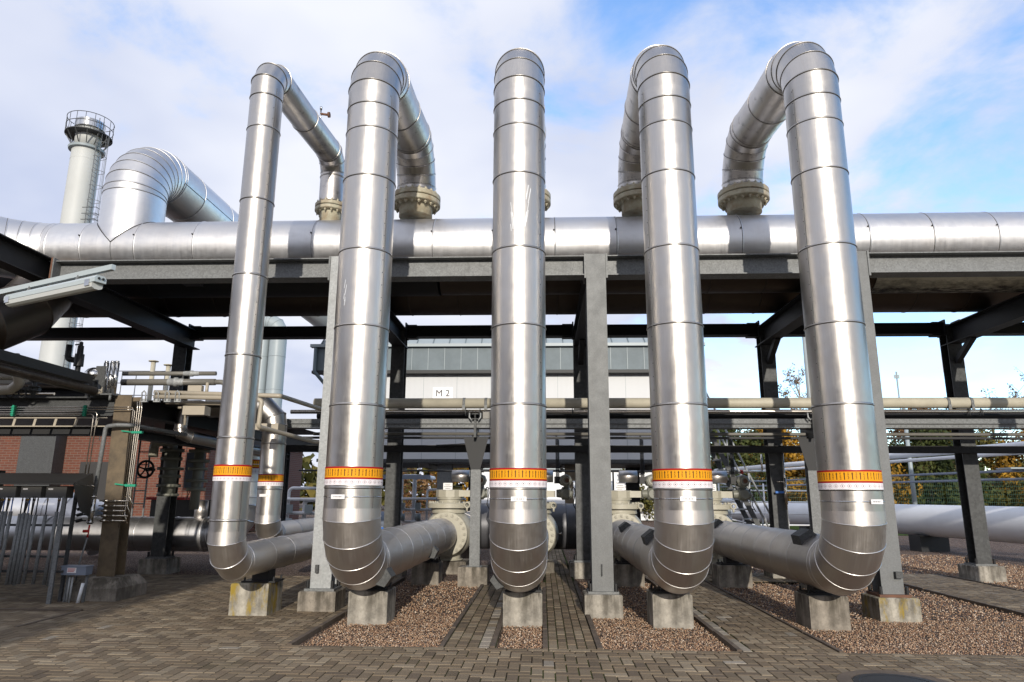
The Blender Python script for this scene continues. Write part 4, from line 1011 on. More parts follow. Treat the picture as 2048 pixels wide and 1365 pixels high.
# ================================================================== LEFT PIPE RACK
def left_rack():
    # the stained post with its chamfered footing
    T = Thing('left_rack_frame', (-6.45, 10.6, 0), 'dark steel frame at far left with one tan stained front post', 'steel frame')
    m = MB(); m.ibeam((-6.46, 10.62, .2), (-6.53, 10.62, 3.0), .27, .27, .018, .012, up=(0, 1, 0)); T.part('post', m, M['tan_steel'])
    m = MB(); m.ibeam((-12, 10.62, 2.83), (-6.69, 10.62, 2.83), .30, .22, .02, .012); T.part('front_beam', m, M['galv_dark'])
    m = MB(); m.ibeam((-12, 10.9, 2.48), (-6.69, 10.9, 2.48), .16, .2, .02, .012); T.part('lower_beam', m, M['dark'])
    for x in (-6.5,):
        m = MB(); m.ibeam((x, 10.77, 2.84), (x, 17.5, 2.84), .28, .22, .02, .012); T.part('side_beam', m, M['dark'])
        m = MB(); m.ibeam((x, 10.77, 2.42), (x, 17.5, 2.42), .14, .2, .02, .012); T.part('lower_side_beam', m, M['dark'])
    for x in (-5.4,):
        m = MB(); m.ibeam((x, 12.4, 2.62), (x, 17.5, 2.62), .24, .2, .02, .012); T.part('inner_beam', m, M['dark'])
    m = MB(); m.box((-12, 10.9, 2.965), (-5.5, 17.4, 2.975)); T.part('deck_plate', m, M['dark'])
    m = MB(); m.ibeam((-6.5, 17.4, 0), (-6.5, 17.4, 2.9), .24, .24, .018, .012, up=(0, 1, 0)); T.part('post', m, M['dark_galv'])
    m = MB(); m.ibeam((-9.9, 10.9, 0), (-9.9, 10.9, 2.7), .24, .24, .018, .012, up=(0, 1, 0)); T.part('post', m, M['dark_galv'])
    m = MB(); b = [(-6.80, 10.16), (-6.07, 10.16), (-6.07, 10.95), (-6.80, 10.95)]
    m.v = [(x, y, -.2) for x, y in b]+[(x, y, .17) for x, y in b]+[(x+(.09 if x < -6.5 else -.09), y+(.09 if y < 10.5 else -.09), .30) for x, y in b]
    for a in (0, 4):
        for q in range(4): w = (q+1) % 4; m.face([a+q, a+w, a+4+w, a+4+q])
    m.face([8, 9, 10, 11]); single('post_footing', m, M['conc_old'], (-6.45, 10.55, 0), 'concrete footing with chamfered top under the tan stained post at far left', 'concrete block')
    m = MB(); m.box((-7.02, 10.3, -.1), (-6.83, 10.9, .14)); single('concrete_kerb_block', m, M['conc_old'], (-6.9, 10.5, 0), 'small low concrete block left of the chamfered footing', 'concrete block')
    # ladder tray under the beam
    T = Thing('ladder_tray', (-8.6, 10.45, 2.57), 'pale ladder shaped cable tray under the beam at far left', 'cable tray')
    for z in (2.51, 2.64):
        m = MB(); m.box((-11.5, 10.44, z-.008), (-6.72, 10.455, z+.008)); T.part('side_rail', m, M['pipe_cream'])
    for k in range(14):
        x = -6.9-.33*k; m = MB(); m.hexa([(x-.02,10.456,2.515),(x+.02,10.456,2.515),(x+.02,10.466,2.515),(x-.02,10.466,2.515),(x,10.456,2.635),(x+.04,10.456,2.635),(x+.04,10.466,2.635),(x,10.466,2.635)]); T.part('rung', m, M['pipe_cream'])
    # bundle of thin stainless tubes along the beam
    for k, lab in enumerate(('uppermost', 'second', 'third', 'lowest')):
        z = 2.80-.036*k; r = .009
        if k < 2: pts = fillet([(-11, 10.40, z), (-6.38+.0*k, 10.40, z), (-6.33+.03*k, 10.45, z), (-6.33+.03*k, 10.45, 1.0+.05*k)], .04, 4)
        else: pts = fillet([(-11, 10.40, z), (-6.86-.05*(k-2), 10.40, z), (-6.86-.05*(k-2)-.02, 10.40, 1.35)], .05, 4)
        m = MB(); m.tube(pts, r, 8); single('instrument_tube', m, M['tube'], (-8, 10.4, z), '%s of four thin steel tubes clipped along the beam at far left' % lab, 'tube', 'thin tubes along the left rack')
    for k in range(3):
        m = MB(); x = -6.27+.035*k; m.tube(fillet([(x-.02, 10.46, 2.9), (x, 10.46, 2.8), (x-.01*k, 10.46, 1.2+.12*k), (x+.06, 10.46, 1.05+.12*k)], .04, 4), .008, 8)
        single('riser_tube', m, M['tube'], (x, 10.46, 2), ('left', 'middle', 'right')[k]+' one of three thin tubes running down the right side of the tan post', 'tube', 'thin tubes down the tan post')
    for (x, y, z, l) in ((-8.2, 10.385, 2.745, 'left of the two green clips on the thin tubes at far left'), (-7.06, 10.385, 2.745, 'right of the two green clips on the thin tubes, near the tan post')):
        m = MB(); m.box((x-.015, y-.012, z-.085), (x+.015, y+.035, z+.085))
        for q in range(4): m.box((x-.025, y-.02, z+.055-q*.036-.01), (x+.025, y-.0125, z+.055-q*.036+.01))
        single('tube_clip', m, M['green'], (x, y, z), l, 'clip', 'green tube clips')
    for z, l in ((2.42, 'upper green clip on the tubes right of the tan post'), (1.62, 'lower green clip on the tubes right of the tan post')):
        m = MB(); m.box((-6.30, 10.43, z-.02), (-6.14, 10.475, z+.015)); m.bar((-6.47, 10.45, z+.02), (-6.30, 10.45, z), .015, .02); single('tube_clip', m, M['green'], (-6.2, 10.45, z), l, 'clip', 'green tube clips')
    # grey conduit elbow and gauge tube on the post
    T = Thing('sampling_line', (-6.72, 10.38, 1), 'vertical grey sampling pipe with a red valve fixed left of the tan post', 'pipe')
    m = MB(); m.tube(fillet([(-6.74, 10.38, 1.05), (-6.68, 10.38, 2.50), (-6.5, 10.36, 2.52), (-6.3, 10.40, 2.52), (-6.2, 13.5, 2.50)], .06, 5), .032, 14); T.part('conduit', m, M['galv'])
    m = MB(); m.cyl((-6.72, 10.36, 1.05), (-6.71, 10.36, 1.42), .036, 14); T.part('sample_cylinder', m, M['steel'])
    for z in (1.08, 1.24, 1.45):
        m = MB(); m.cyl((-6.72, 10.36, z-.012), (-6.72, 10.36, z+.012), .048, 14); T.part('collar', m, M['steel'])
    m = MB(); m.cyl((-6.73, 10.36, .86), (-6.72, 10.36, 1.04), .012, 10); m.cyl((-6.8, 10.35, .95), (-6.72, 10.36, .95), .022, 10); T.part('drain_valve', m, M['red'])
    m = MB(); m.tube([(-6.73, 10.36, .86), (-6.80, 10.36, .5), (-6.82, 10.36, .25)], .012, 8); T.part('drain_tube', m, M['galv'])
    for k in range(5):
        z = 1.10+.072*k; m = MB(); m.cyl((-6.66, 10.42, z), (-6.22+.03*math.sin(k*2), 10.42, z), .010, 8); m.cyl((-6.60, 10.42, z), (-6.52, 10.42, z), .02, 8); m.cyl((-6.44, 10.42, z), (-6.40, 10.42, z), .018, 8)
        T.part('fitting', m, M['tube'])
    for k in range(3):
        z = 1.10+.085*k; m = MB(); m.cyl((-6.98, 10.34, z), (-6.78, 10.35, z), .010, 8); m.cyl((-6.92, 10.34, z-.008), (-6.84, 10.34, z+.012), .024, 8); T.part('lever_handle', m, M['black'])
    for k, z in enumerate((1.62, 1.66)):
        m = MB(); m.tube([(-6.90+.035*math.cos(a), 10.33, z+.035*math.sin(a)) for a in [R(q) for q in range(0, 361, 30)]], .009, 8, caps=False); m.cyl((-6.92, 10.34, z), (-6.72, 10.36, z-.06), .012, 8); T.part('ring_fitting', m, M['tube'])
    # small sign box on legs
    T = Thing('marker_box', (-6.62, 10.05, 0), 'small grey plastic marker box on two legs in front of the tan post footing', 'marker box')
    m = MB(); m.box((-6.80, 9.98, .37), (-6.44, 10.13, .48)); m.box((-6.81, 9.97, .48), (-6.43, 10.14, .495)); T.part('box_body', m, M['bluegrey'])
    m = MB(); m.box((-6.71, 9.975, .40), (-6.58, 9.979, .47)); T.part('sign_plate', m, M['plate'])
    m = MB()
    for z in (.455, .438, .42): m.box((-6.70, 9.972, z-.004), (-6.60+rnd.uniform(-.02, .01), 9.9745, z+.003))
    T.part('sign_print', m, M['red'])
    for x in (-6.75, -6.48):
        m = MB(); m.bar((x, 10.06, -.05), (x+.02, 10.06, .37), .03, .03); T.part('leg', m, M['galv'])
    for x in (-6.70, -6.66):
        m = MB(); m.cyl((x, 10.03, -.05), (x+.01, 10.03, .34), .014, 8); T.part('cable_conduit', m, M['galv_light'])
    m = MB(); m.cyl((-6.52, 10.0, -.05), (-6.47, 10.0, .26), .022, 10); T.part('pale_conduit', m, M['white'])
left_rack()

# cabinet stand with conduits
def cabinets():
    T = Thing('junction_stand', (-8.0, 9.9, 0), 'row of grey junction boxes under a dark hood at far left, conduits hanging below', 'junction boxes')
    y = 9.9
    m = MB(); x0, x1 = -9.6, -6.66
    m.v = [(x0, y-.12, 1.62), (x1, y-.12, 1.62), (x1, y+.34, 1.62), (x0, y+.34, 1.62), (x0, y-.12, 1.635), (x1, y-.12, 1.635), (x1-.03, y+.34, 1.79), (x0, y+.34, 1.79)]
    for q in ((0,3,2,1),(4,5,6,7),(0,1,5,4),(1,2,6,5),(2,3,7,6),(3,0,4,7)): m.face(q)
    T.part('hood', m, M['box_dark'])
    m = MB(); m.v = [(x1-.004, y-.12, 1.619), (x1, y-.12, 1.619), (x1, y+.34, 1.60), (x1-.004, y+.34, 1.60), (x1-.004, y+.10, 1.25), (x1, y+.10, 1.25), (x1, y+.34, 1.15), (x1-.004, y+.34, 1.15)]
    m.face([1, 2, 6, 5]); m.face([0, 4, 7, 3]); m.face([0, 1, 5, 4]); m.face([4, 5, 6, 7]); m.face([0, 3, 2, 1]); m.face([2, 3, 7, 6]); T.part('side_gusset', m, M['box_dark'])
    for k in range(5):
        a = -7.13-.375*k
        m = MB(); m.box((a, y, 1.43), (a+.30, y+.16, 1.60)); bx = T.part('junction_box', m, M['box_grey'])
        m = MB(); m.box((a+.03, y-.003, 1.545), (a+.10, y-.0005, 1.565)); T.part('box_label', m, M['plate'], bx)
        m = MB(); m.box((a+.19, y-.003, 1.443), (a+.26, y-.0005, 1.45)); T.part('box_mark', m, M['ink'], bx)
        for q, n in ((.02, 1), (.07, 3), (.13, 1), (.18, 2), (.25, 1)):
            if rnd.random() < .15: continue
            top = MB(); cab = MB(); x = a+q
            zt = 1.22+rnd.uniform(-.03, .03); xb = x-.005+rnd.uniform(-.008, .008)
            top.cyl((xb, y-.02, .26+rnd.uniform(-.03, .05)), (x, y+.03, zt), .024, 12); T.part('conduit', top, M['galv'])
            for w in range(n): cab.tube([(x+.004*w, y+.03, zt-.02), (x-.015+.018*w, y+.05, 1.32), (x-.02+.024*w, y+.06, 1.44)], .008, 6)
            T.part('cable', cab, M['black'] if rnd.random() < .8 else M['blue'], bx)
            g = MB()
            for w in range(n): g.cyl((x-.02+.024*w, y+.06, 1.385), (x-.02+.024*w, y+.06, 1.415), .010, 8)
            T.part('cable_gland', g, M['yellow'] if k % 2 == 0 or q < .1 else M['tube'], bx)
    for z in (1.05, .62, .42):
        m = MB(); m.bar((x0, y+.06, z), (x1-.1, y+.06, z), .03, .03); T.part('rail', m, M['galv_dark'])
    for x in (-6.86, -8.5):
        m = MB(); m.bar((x+.02, y-.03, .0), (x, y+.03, 1.45), .05, .06); T.part('leg', m, M['galv'])
        m = MB(); m.bar((x+.02, y+.2, .0), (x+.05, y+.2, 1.6), .04, .04); T.part('leg', m, M['galv_dark'])
cabinets()
# more cabinets standing behind, low left
for x0, x1, l in ((-11.4, -9.9, 'dark grey electrical cabinet behind the junction boxes at the left edge'),):
    T = Thing('cabinet', ((x0+x1)/2, 12.2, 0), l, 'cabinet')
    m = MB(); m.box((x0, 12, 0), (x1, 12.6, 1.9)); T.part('cabinet_body', m, M['box_dark']); m = MB(); m.box((x0+.05, 11.985, .1), (x1-.05, 11.998, 1.8)); T.part('door', m, M['box_grey'])

# ================================================================== LEFT, HIGH UP
def left_high():
    # fluorescent batten on its arm
    T = Thing('tube_light', (-4.7, 6.3, 3.4), 'pale grey weatherproof tube light hanging from an arm at upper left', 'lamp')
    a, b = Vector((-5.42, 6.58, 3.40)), Vector((-4.07, 5.96, 3.40)); d = (b-a).normalized(); s = d.cross(V(0,0,1)).normalized()
    if s.y > 0: s = -s
    prof = [(-.055, .0), (-.055, .04), (-.035, .065), (.035, .065), (.055, .04), (.055, .0)]
    def extr(prof, p, q, mb):
        k = len(mb.v); n = len(prof)
        for w in (p, q):
            for (u, h) in prof: mb.v.append(tuple(w+s*u+Vector((0,0,h))))
        for i in range(n): j = (i+1) % n; mb.face([k+i, k+j, k+n+j, k+n+i])
        mb.face([k+i for i in range(n)][::-1]); mb.face([k+n+i for i in range(n)]); return mb
    T.part('housing', extr(prof, a, b, MB()), M['plast'])
    T.part('diffuser', extr([(-.05, -.045), (-.054, -.004), (.054, -.004), (.05, -.045), (.02, -.06), (-.02, -.06)], a+d*.04, b-d*.04, MB()), M['offwhite'])
    for q in (.07, 1.38):
        m = MB(); c = a+d*q; m.obox(c+s*.058, d, s, (0,0,1), .035, .006, .03); T.part('clip', m, M['steel'])
    m = MB(); c = b+d*.004; m.cyl(c+s*.02+V(0,0,.035), c+s*.02+V(0,0,.035)+d*.006, .012, 10); m.cyl(c-s*.02+V(0,0,.035), c-s*.02+V(0,0,.035)+d*.006, .012, 10); T.part('cable_entries', m, M['black'])
    m = MB(); m.bar(a-d*1.6+V(0,0,.14)-s*.03, b+d*.12+V(0,0,.14)-s*.03, .04, .05); T.part('support_arm', m, M['plast'])
    for q in (.3, 1.1):
        m = MB(); c = a+d*q; m.bar(c+V(0,0,.06), c+V(0,0,.13)-s*.02, .02, .02); T.part('hanger', m, M['galv'])
    # fat shaded duct slanting down at the left edge
    T = Thing('slanting_duct', (-7.6, 9.6, 4), 'fat shaded metal duct slanting down to the left edge behind the tube light', 'duct')
    pts = [(-8.1, 10.9, 5.25), (-7.95, 10.3, 4.62), (-7.85, 9.85, 4.2), (-7.95, 9.3, 3.85), (-8.3, 8.7, 3.68), (-9.2, 8.0, 3.62)]
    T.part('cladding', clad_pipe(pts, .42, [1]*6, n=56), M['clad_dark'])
    # shiny lined pipe and tray along the rack top, coming forward
    T = Thing('rack_top_duct', (-6.9, 9.2, 3.2), 'dark rectangular duct running along the top of the left rack toward the camera', 'duct')
    m = MB(); m.bar((-6.95, 5.8, 3.24), (-6.95, 10.2, 3.20), .16, .13); T.part('duct_body', m, M['dark'])
    m = MB(); m.cyl((-6.86, 5.8, 3.07), (-6.86, 10.25, 3.03), .065, 20); single('shiny_pipe', m, M['clad_dark'], (-6.86, 8, 3.05), 'dull shiny pipe hanging just below the dark duct at the left edge', 'pipe')
    m = MB(); m.cyl((-6.86, 10.25, 3.03), (-6.86, 10.9, 3.03), .045, 16); single('cream_stub_pipe', m, M['pipe_cream'], (-6.86, 10.5, 3.03), 'short cream pipe end between the dark duct and the shiny pump head', 'pipe')
    # stainless pump head with clamped cylinders
    T = Thing('pump_head', (-6.85, 10.55, 3.0), 'shiny stainless dome and upright cylinders standing on the tan post', 'pump')
    m = MB(); m.lathe((-7.02, 10.45, 3.30), (0,0,1), [(-.05, .0), (-.05, .12), (0, .145), (.05, .14), (.10, .10), (.125, .05), (.13, .0)], 28); T.part('dome', m, M['steel'])
    m = MB(); m.cyl((-7.02, 10.45, 3.02), (-7.02, 10.45, 3.26), .07, 20); T.part('dome_base', m, M['galv_dark'])
    for x in (-6.83, -6.73, -6.66):
        m = MB(); m.cyl((x, 10.42, 3.0), (x, 10.42, 3.50), .038, 18); m.cyl((x, 10.42, 3.50), (x, 10.42, 3.53), .03, 12); T.part('cylinder', m, M['steel'])
    m = MB(); m.hexa([(-6.95,10.36,3.22),(-6.80,10.36,3.10),(-6.79,10.37,3.10),(-6.94,10.37,3.22),(-6.95,10.36,3.44),(-6.80,10.36,3.44),(-6.79,10.37,3.44),(-6.94,10.37,3.44)]); T.part('bracket', m, M['galv_dark'])
    m = MB(); m.tube([(-6.70+.085*math.cos(a), 10.33, 3.20+.10*math.sin(a)) for a in [R(q) for q in range(-100, 101, 20)]], .010, 8); T.part('hose_loop', m, M['black'])
    m = MB(); m.box((-7.05, 10.32, 2.985), (-6.62, 10.55, 3.0)); m.cyl((-7.0, 10.35, 2.9), (-7.0, 10.35, 2.99), .02, 8); m.cyl((-6.66, 10.35, 2.9), (-6.66, 10.35, 2.99), .02, 8); T.part('mounting_plate', m, M['galv'])
    # pipes on the rack top going right
    for z, y, r, x1, l in ((3.385, 10.75, .034, -5.22, 'upper grey pipe with a union joint crossing left of the slim pipe'), (3.245, 10.75, .052, -5.22, 'second thicker grey pipe with a union joint crossing left of the slim pipe')):
        T = Thing('rack_pipe', (-6, y, z), l, 'pipe', 'grey pipes on top of the left rack')
        m = MB(); m.cyl((-6.75, y, z), (x1, y, z), r, 18); T.part('pipe_wall', m, M['pipe_grey'])
        for q, w in ((-5.62 if r < .04 else -5.86, 1.0),):
            m = MB(); m.lathe((q, y, z), (1,0,0), [(-.13, r), (-.10, r*1.15), (-.03, r*1.15), (-.02, r*1.5), (.02, r*1.5), (.03, r*1.15), (.10, r*1.15), (.13, r)], 18); T.part('union', m, M['galv_light'])
    m = MB(); m.tube(fillet([(-5.25, 10.75, 3.245), (-5.05, 10.75, 3.245), (-5.05, 10.75, 3.0), (-5.02, 12.0, 2.9)], .08, 5), .04, 14); single('drop_pipe', m, M['pipe_grey'], (-5.1, 10.75, 3.1), 'grey elbow pipe dropping behind the slim pipe beside the cream sign box', 'pipe')
    m = MB(); m.box((-5.58, 10.6, 3.03), (-5.36, 10.68, 3.17)); m.cyl((-5.3, 10.66, 3.02), (-5.3, 10.66, 3.22), .025, 10); single('terminal_box', m, M['pipe_cream'], (-5.5, 10.6, 3.1), 'small cream terminal box hanging under the grey pipes left of the slim pipe', 'box')
    for z, y, r, pts, l in ((0,0,.036, [(-6.05, 10.5, 3.045), (-4.05, 10.5, 2.985), (-3.75, 12.5, 2.93), (-3.0, 12.5, 2.93)], 'upper cream tube running right along the left rack and bending back'), (0,0,.036, [(-6.0, 10.42, 2.965), (-4.42, 10.42, 2.935), (-4.30, 10.42, 2.90), (-4.32, 10.42, 2.50), (-4.0, 12.0, 2.4), (-3.55, 12.2, 2.36), (-3.50, 12.2, 2.55), (-2.9, 12.2, 2.56)], 'lower cream tube running right along the left rack and dropping behind the slim pipe'), (0,0,.03, [(-5.9, 10.6, 2.90), (-5.0, 10.6, 2.88), (-4.5, 10.6, 2.87)], 'third short cream tube below the other two on the left rack')):
        m = MB(); m.tube(fillet(pts, .05, 4), r, 12); single('cream_tube', m, M['pipe_cream'], pts[0], l, 'tube', 'cream tubes on the left rack')
    for x in (-6.15, -5.95, -5.78, -5.62):
        m = MB(); m.tube([(x-.03, 10.40, 2.9), (x-.03, 10.38, 3.02), (x, 10.38, 3.05), (x+.03, 10.38, 3.02), (x+.03, 10.40, 2.9)], .010, 6); m.box((x-.05, 10.4, 2.88), (x+.05, 10.44, 2.93)); single('pipe_clamp', m, M['galv_light'], (x, 10.4, 2.95), 'small shiny clamp on the cream tubes, %s from the tan post' % ('first', 'second', 'third', 'fourth')[int(round((x+6.15)/.18))], 'clamp', 'clamps on the cream tubes')
    m = MB(); m.box((-5.6, 10.55, 2.70), (-5.25, 10.75, 2.84)); single('cream_box', m, M['pipe_cream'], (-5.4, 10.6, 2.8), 'flat cream junction box under the cream tubes on the left rack', 'box')
    m = MB(); m.box((-4.6, 10.9, 2.50), (-4.2, 11.2, 2.60)); single('cream_box', m, M['pipe_cream'], (-4.4, 11, 2.5), 'cream box tucked behind the slim pipe, below the tubes', 'box')
    # short clad drop with elbow below the beam
    T = Thing('clad_drop', (-6.36, 12, 2.6), 'short shiny banded pipe hanging down below the left rack and bending right', 'pipe')
    T.part('cladding', clad_pipe([(-6.36, 12, 3.1), (-6.36, 12, 2.92), (-6.37, 12, 2.62), (-6.34, 12, 2.53), (-6.24, 12.1, 2.48), (-5.9, 12.8, 2.40), (-5.5, 14, 2.3)], .105, [1]*7, n=32), M['clad'])
    m = MB(); m.tube(fillet([(-5.75, 10.7, 2.83), (-5.62, 10.7, 2.83), (-5.62, 10.7, 2.55)], .05, 4), .022, 10); single('drain_pipe', m, M['pipe_cream'], (-5.6, 10.7, 2.7), 'thin cream bent drain pipe right of the shiny banded drop', 'pipe')
    # big cream bend and stacked valve near the left edge
    m = MB(); m.tube(fillet([(-8.02, 10.0, 3.55), (-8.06, 10.25, 3.15), (-8.22, 10.3, 3.06), (-8.9, 10.3, 3.02)], .08, 5), .075, 16); single('cream_bend', m, M['pipe_cream'], (-8.15, 10.3, 3.2), 'cream pipe bend coming down over the rack beam at the left edge', 'pipe')
    T = Thing('stacked_valve', (-7.93, 10.4, 3.0), 'small dark flanged valve stack standing on the beam near the left edge', 'valve')
    m = MB(); m.cyl((-7.93, 10.4, 2.98), (-7.93, 10.4, 3.28), .032, 12); T.part('stem', m, M['galv_dark'])
    for z in (3.06, 3.12, 3.22, 3.28):
        m = MB(); m.cyl((-7.93, 10.4, z-.012), (-7.93, 10.4, z+.012), .078, 16); T.part('flange', m, M['galv_dark'])
    m = MB(); m.tube(fillet([(-7.93, 10.4, 3.28), (-7.93, 10.4, 3.42), (-8.2, 10.35, 3.44), (-9.2, 10.35, 3.40)], .06, 5), .03, 10); T.part('bend', m, M['galv_light'])
    for x in (-8.05, -8.25):
        m = MB(); m.tube([(x+.06*math.cos(a), 10.33, 3.0+.06*math.sin(a)) for a in [R(q) for q in range(0, 361, 30)]], .012, 8, caps=False); single('hand_wheel', m, M['black'], (x, 10.33, 3.0), 'small black handwheel on the beam near the left edge, %s of the pair' % ('right' if x > -8.1 else 'left'), 'wheel', 'small handwheels on the left beam')
    T = Thing('duct_housing', (-9, 11.6, 2.98), 'dark irregular duct housing resting on the left rack below the slanting duct', 'duct')
    m = MB(); m.hexa([(-11.5,11.3,2.98),(-7.5,11.3,2.98),(-7.5,12.2,2.98),(-11.5,12.2,2.98),(-11.5,11.3,3.7),(-7.9,11.3,3.42),(-7.9,12.2,3.42),(-11.5,12.2,3.7)]); T.part('housing_body', m, M['dark'])
    m = MB(); m.cyl((-11.5, 11.2, 3.30), (-7.6, 11.2, 3.22), .05, 14); T.part('side_pipe', m, M['clad_dark'])
    for q, (z, r, mt) in enumerate(((3.30, .03, 'pipe_cream'), (3.12, .04, 'galv_dark'), (3.05, .022, 'tube'))):
        m = MB(); m.cyl((-11.5, 10.55, z), (-8.2+.25*q, 10.55, z-.02), r, 12); single('beam_top_pipe', m, M[mt], (-9, 10.55, z), ('cream pipe, highest of three lying on the left rack beam', 'dull grey pipe, middle of three on the left rack beam', 'thin steel pipe, lowest of three on the left rack beam')[q], 'pipe', 'pipes lying on the left beam')
    # black relief valve silhouette
    T = Thing('relief_valve', (-7.55, 10.9, 3.5), 'black relief valve with a bent outlet against the sky, above the shiny dome', 'valve')
    m = MB(); m.tube(fillet([(-7.82, 10.9, 3.90), (-7.82, 10.9, 3.66), (-7.62, 10.9, 3.63)], .07, 5), .048, 14); T.part('outlet_bend', m, M['black'])
    m = MB(); m.lathe((-7.62, 10.9, 3.54), (0,0,1), [(0, .03), (.0, .075), (.20, .07), (.20, .05), (.34, .045), (.34, .03), (.40, .028), (.42, .0)], 16, flat=True); m.cyl((-7.72, 10.9, 3.90), (-7.62, 10.9, 3.91), .012, 8); m.cyl((-7.62, 10.9, 3.3), (-7.62, 10.9, 3.55), .04, 12); T.part('valve_body', m, M['black'])
    # valve with big spoked handwheel in the shade
    T = Thing('gate_valve', (-7.75, 14.0, 1.9), 'shaded gate valve with a black five spoked handwheel, in front of the brick wall', 'valve')
    c = V(-7.55, 13.1, 1.95); m = MB(); m.tube([c+V(.155*math.cos(a), 0, .155*math.sin(a)) for a in [R(q) for q in range(0, 361, 15)]], .022, 10, caps=False)
    for k in range(5): a = R(90+72*k); m.tube([c, c+V(.15*math.cos(a), 0, .15*math.sin(a))], .014, 8)
    m.cyl(c+V(0,-.02,0), c+V(0,.3,0), .03, 10); T.part('handwheel', m, M['black'])
    m = MB(); x, y = -7.28, 13.5
    for z0, z1, rr in ((1.45, 1.50, .2), (1.50, 2.35, .13), (1.62, 1.68, .22), (1.80, 1.86, .2), (1.95, 2.0, .24), (2.14, 2.2, .2), (2.3, 2.36, .22)): m.cyl((x, y, z0), (x, y, z1), rr, 24)
    T.part('valve_body', m, M['valve_grey'])
    m = MB(); m.tube(fillet([(-7.28, 13.5, 2.3), (-7.28, 13.5, 2.5), (-7.66, 13.5, 2.5), (-7.66, 13.5, 2.2)], .12, 5), .09, 14); T.part('bend', m, M['valve'])
    T = Thing('gate_valve', (-6.9, 13.6, 1.9), 'second shaded valve stack half hidden by the slim looped pipe', 'valve')
    m = MB(); x, y = -6.78, 13.6
    for z0, z1, rr in ((1.2, 2.4, .09), (1.55, 1.62, .18), (1.72, 1.78, .2), (1.95, 2.0, .18), (2.1, 2.16, .2), (2.3, 2.35, .2)): m.cyl((x, y, z0), (x, y, z1), rr, 24)
    T.part('valve_body', m, M['valve_grey'])
    T = Thing('control_cabinet', (-7.35, 14.4, 1.9), 'grey control cabinet on a post behind the dark back column at left', 'cabinet')
    m = MB(); m.box((-7.50, 14.5, 1.62), (-7.20, 14.75, 2.35)); T.part('cabinet_body', m, M['bluegrey']); m = MB(); m.box((-7.47, 14.485, 1.66), (-7.23, 14.498, 2.31)); T.part('door', m, M['bluegrey'])
    for k in range(3):
        m = MB(); m.tube([(-7.45+.08*k, 14.6, 1.62), (-7.43+.08*k, 14.55, 1.40), (-7.38+.07*k, 14.6, 1.62)], .010, 6); T.part('cable', m, M['black'])
    T = Thing('red_topped_box', (-8.6, 16, 1.2), 'grey box with a bright red lid in front of the brick wall', 'box')
    m = MB(); m.box((-9.0, 16, .9), (-7.3, 16.6, 1.36)); T.part('box_body', m, M['box_grey']); m = MB(); m.box((-9.1, 15.95, 1.361), (-8.2, 16.65, 1.42)); T.part('lid', m, M['red'])
    # silver duct bodies further left
    T = Thing('silver_duct', (-12, 17.5, 1), 'blue reflecting silver duct behind the hanging conduits at left', 'duct')
    T.part('cladding', clad_pipe([(-20+1.1*k, 17.5, 1.05) for k in range(8)]+[(-11.8, 17.5, 1.0), (-11.2, 17.5, .8), (-10.8, 17.5, .3)], .5, [1]*12, n=40), M['clad_hdr'])
    # caged wall ladder
    T = Thing('wall_ladder', (-8.9, 15.2, 1.5), 'narrow galvanised ladder leaning beside the handwheel at left', 'ladder')
    for dx in (0, .25):
        m = MB(); m.cyl((-8.95+dx, 15.2, .8), (-8.95+dx, 15.2, 3.0), .02, 8); T.part('stile', m, M['galv_light'])
    for k in range(7):
        m = MB(); m.cyl((-8.95, 15.2, 1.0+.28*k), (-8.70, 15.2, 1.0+.28*k), .012, 6); T.part('rung', m, M['galv_light'])
left_high()

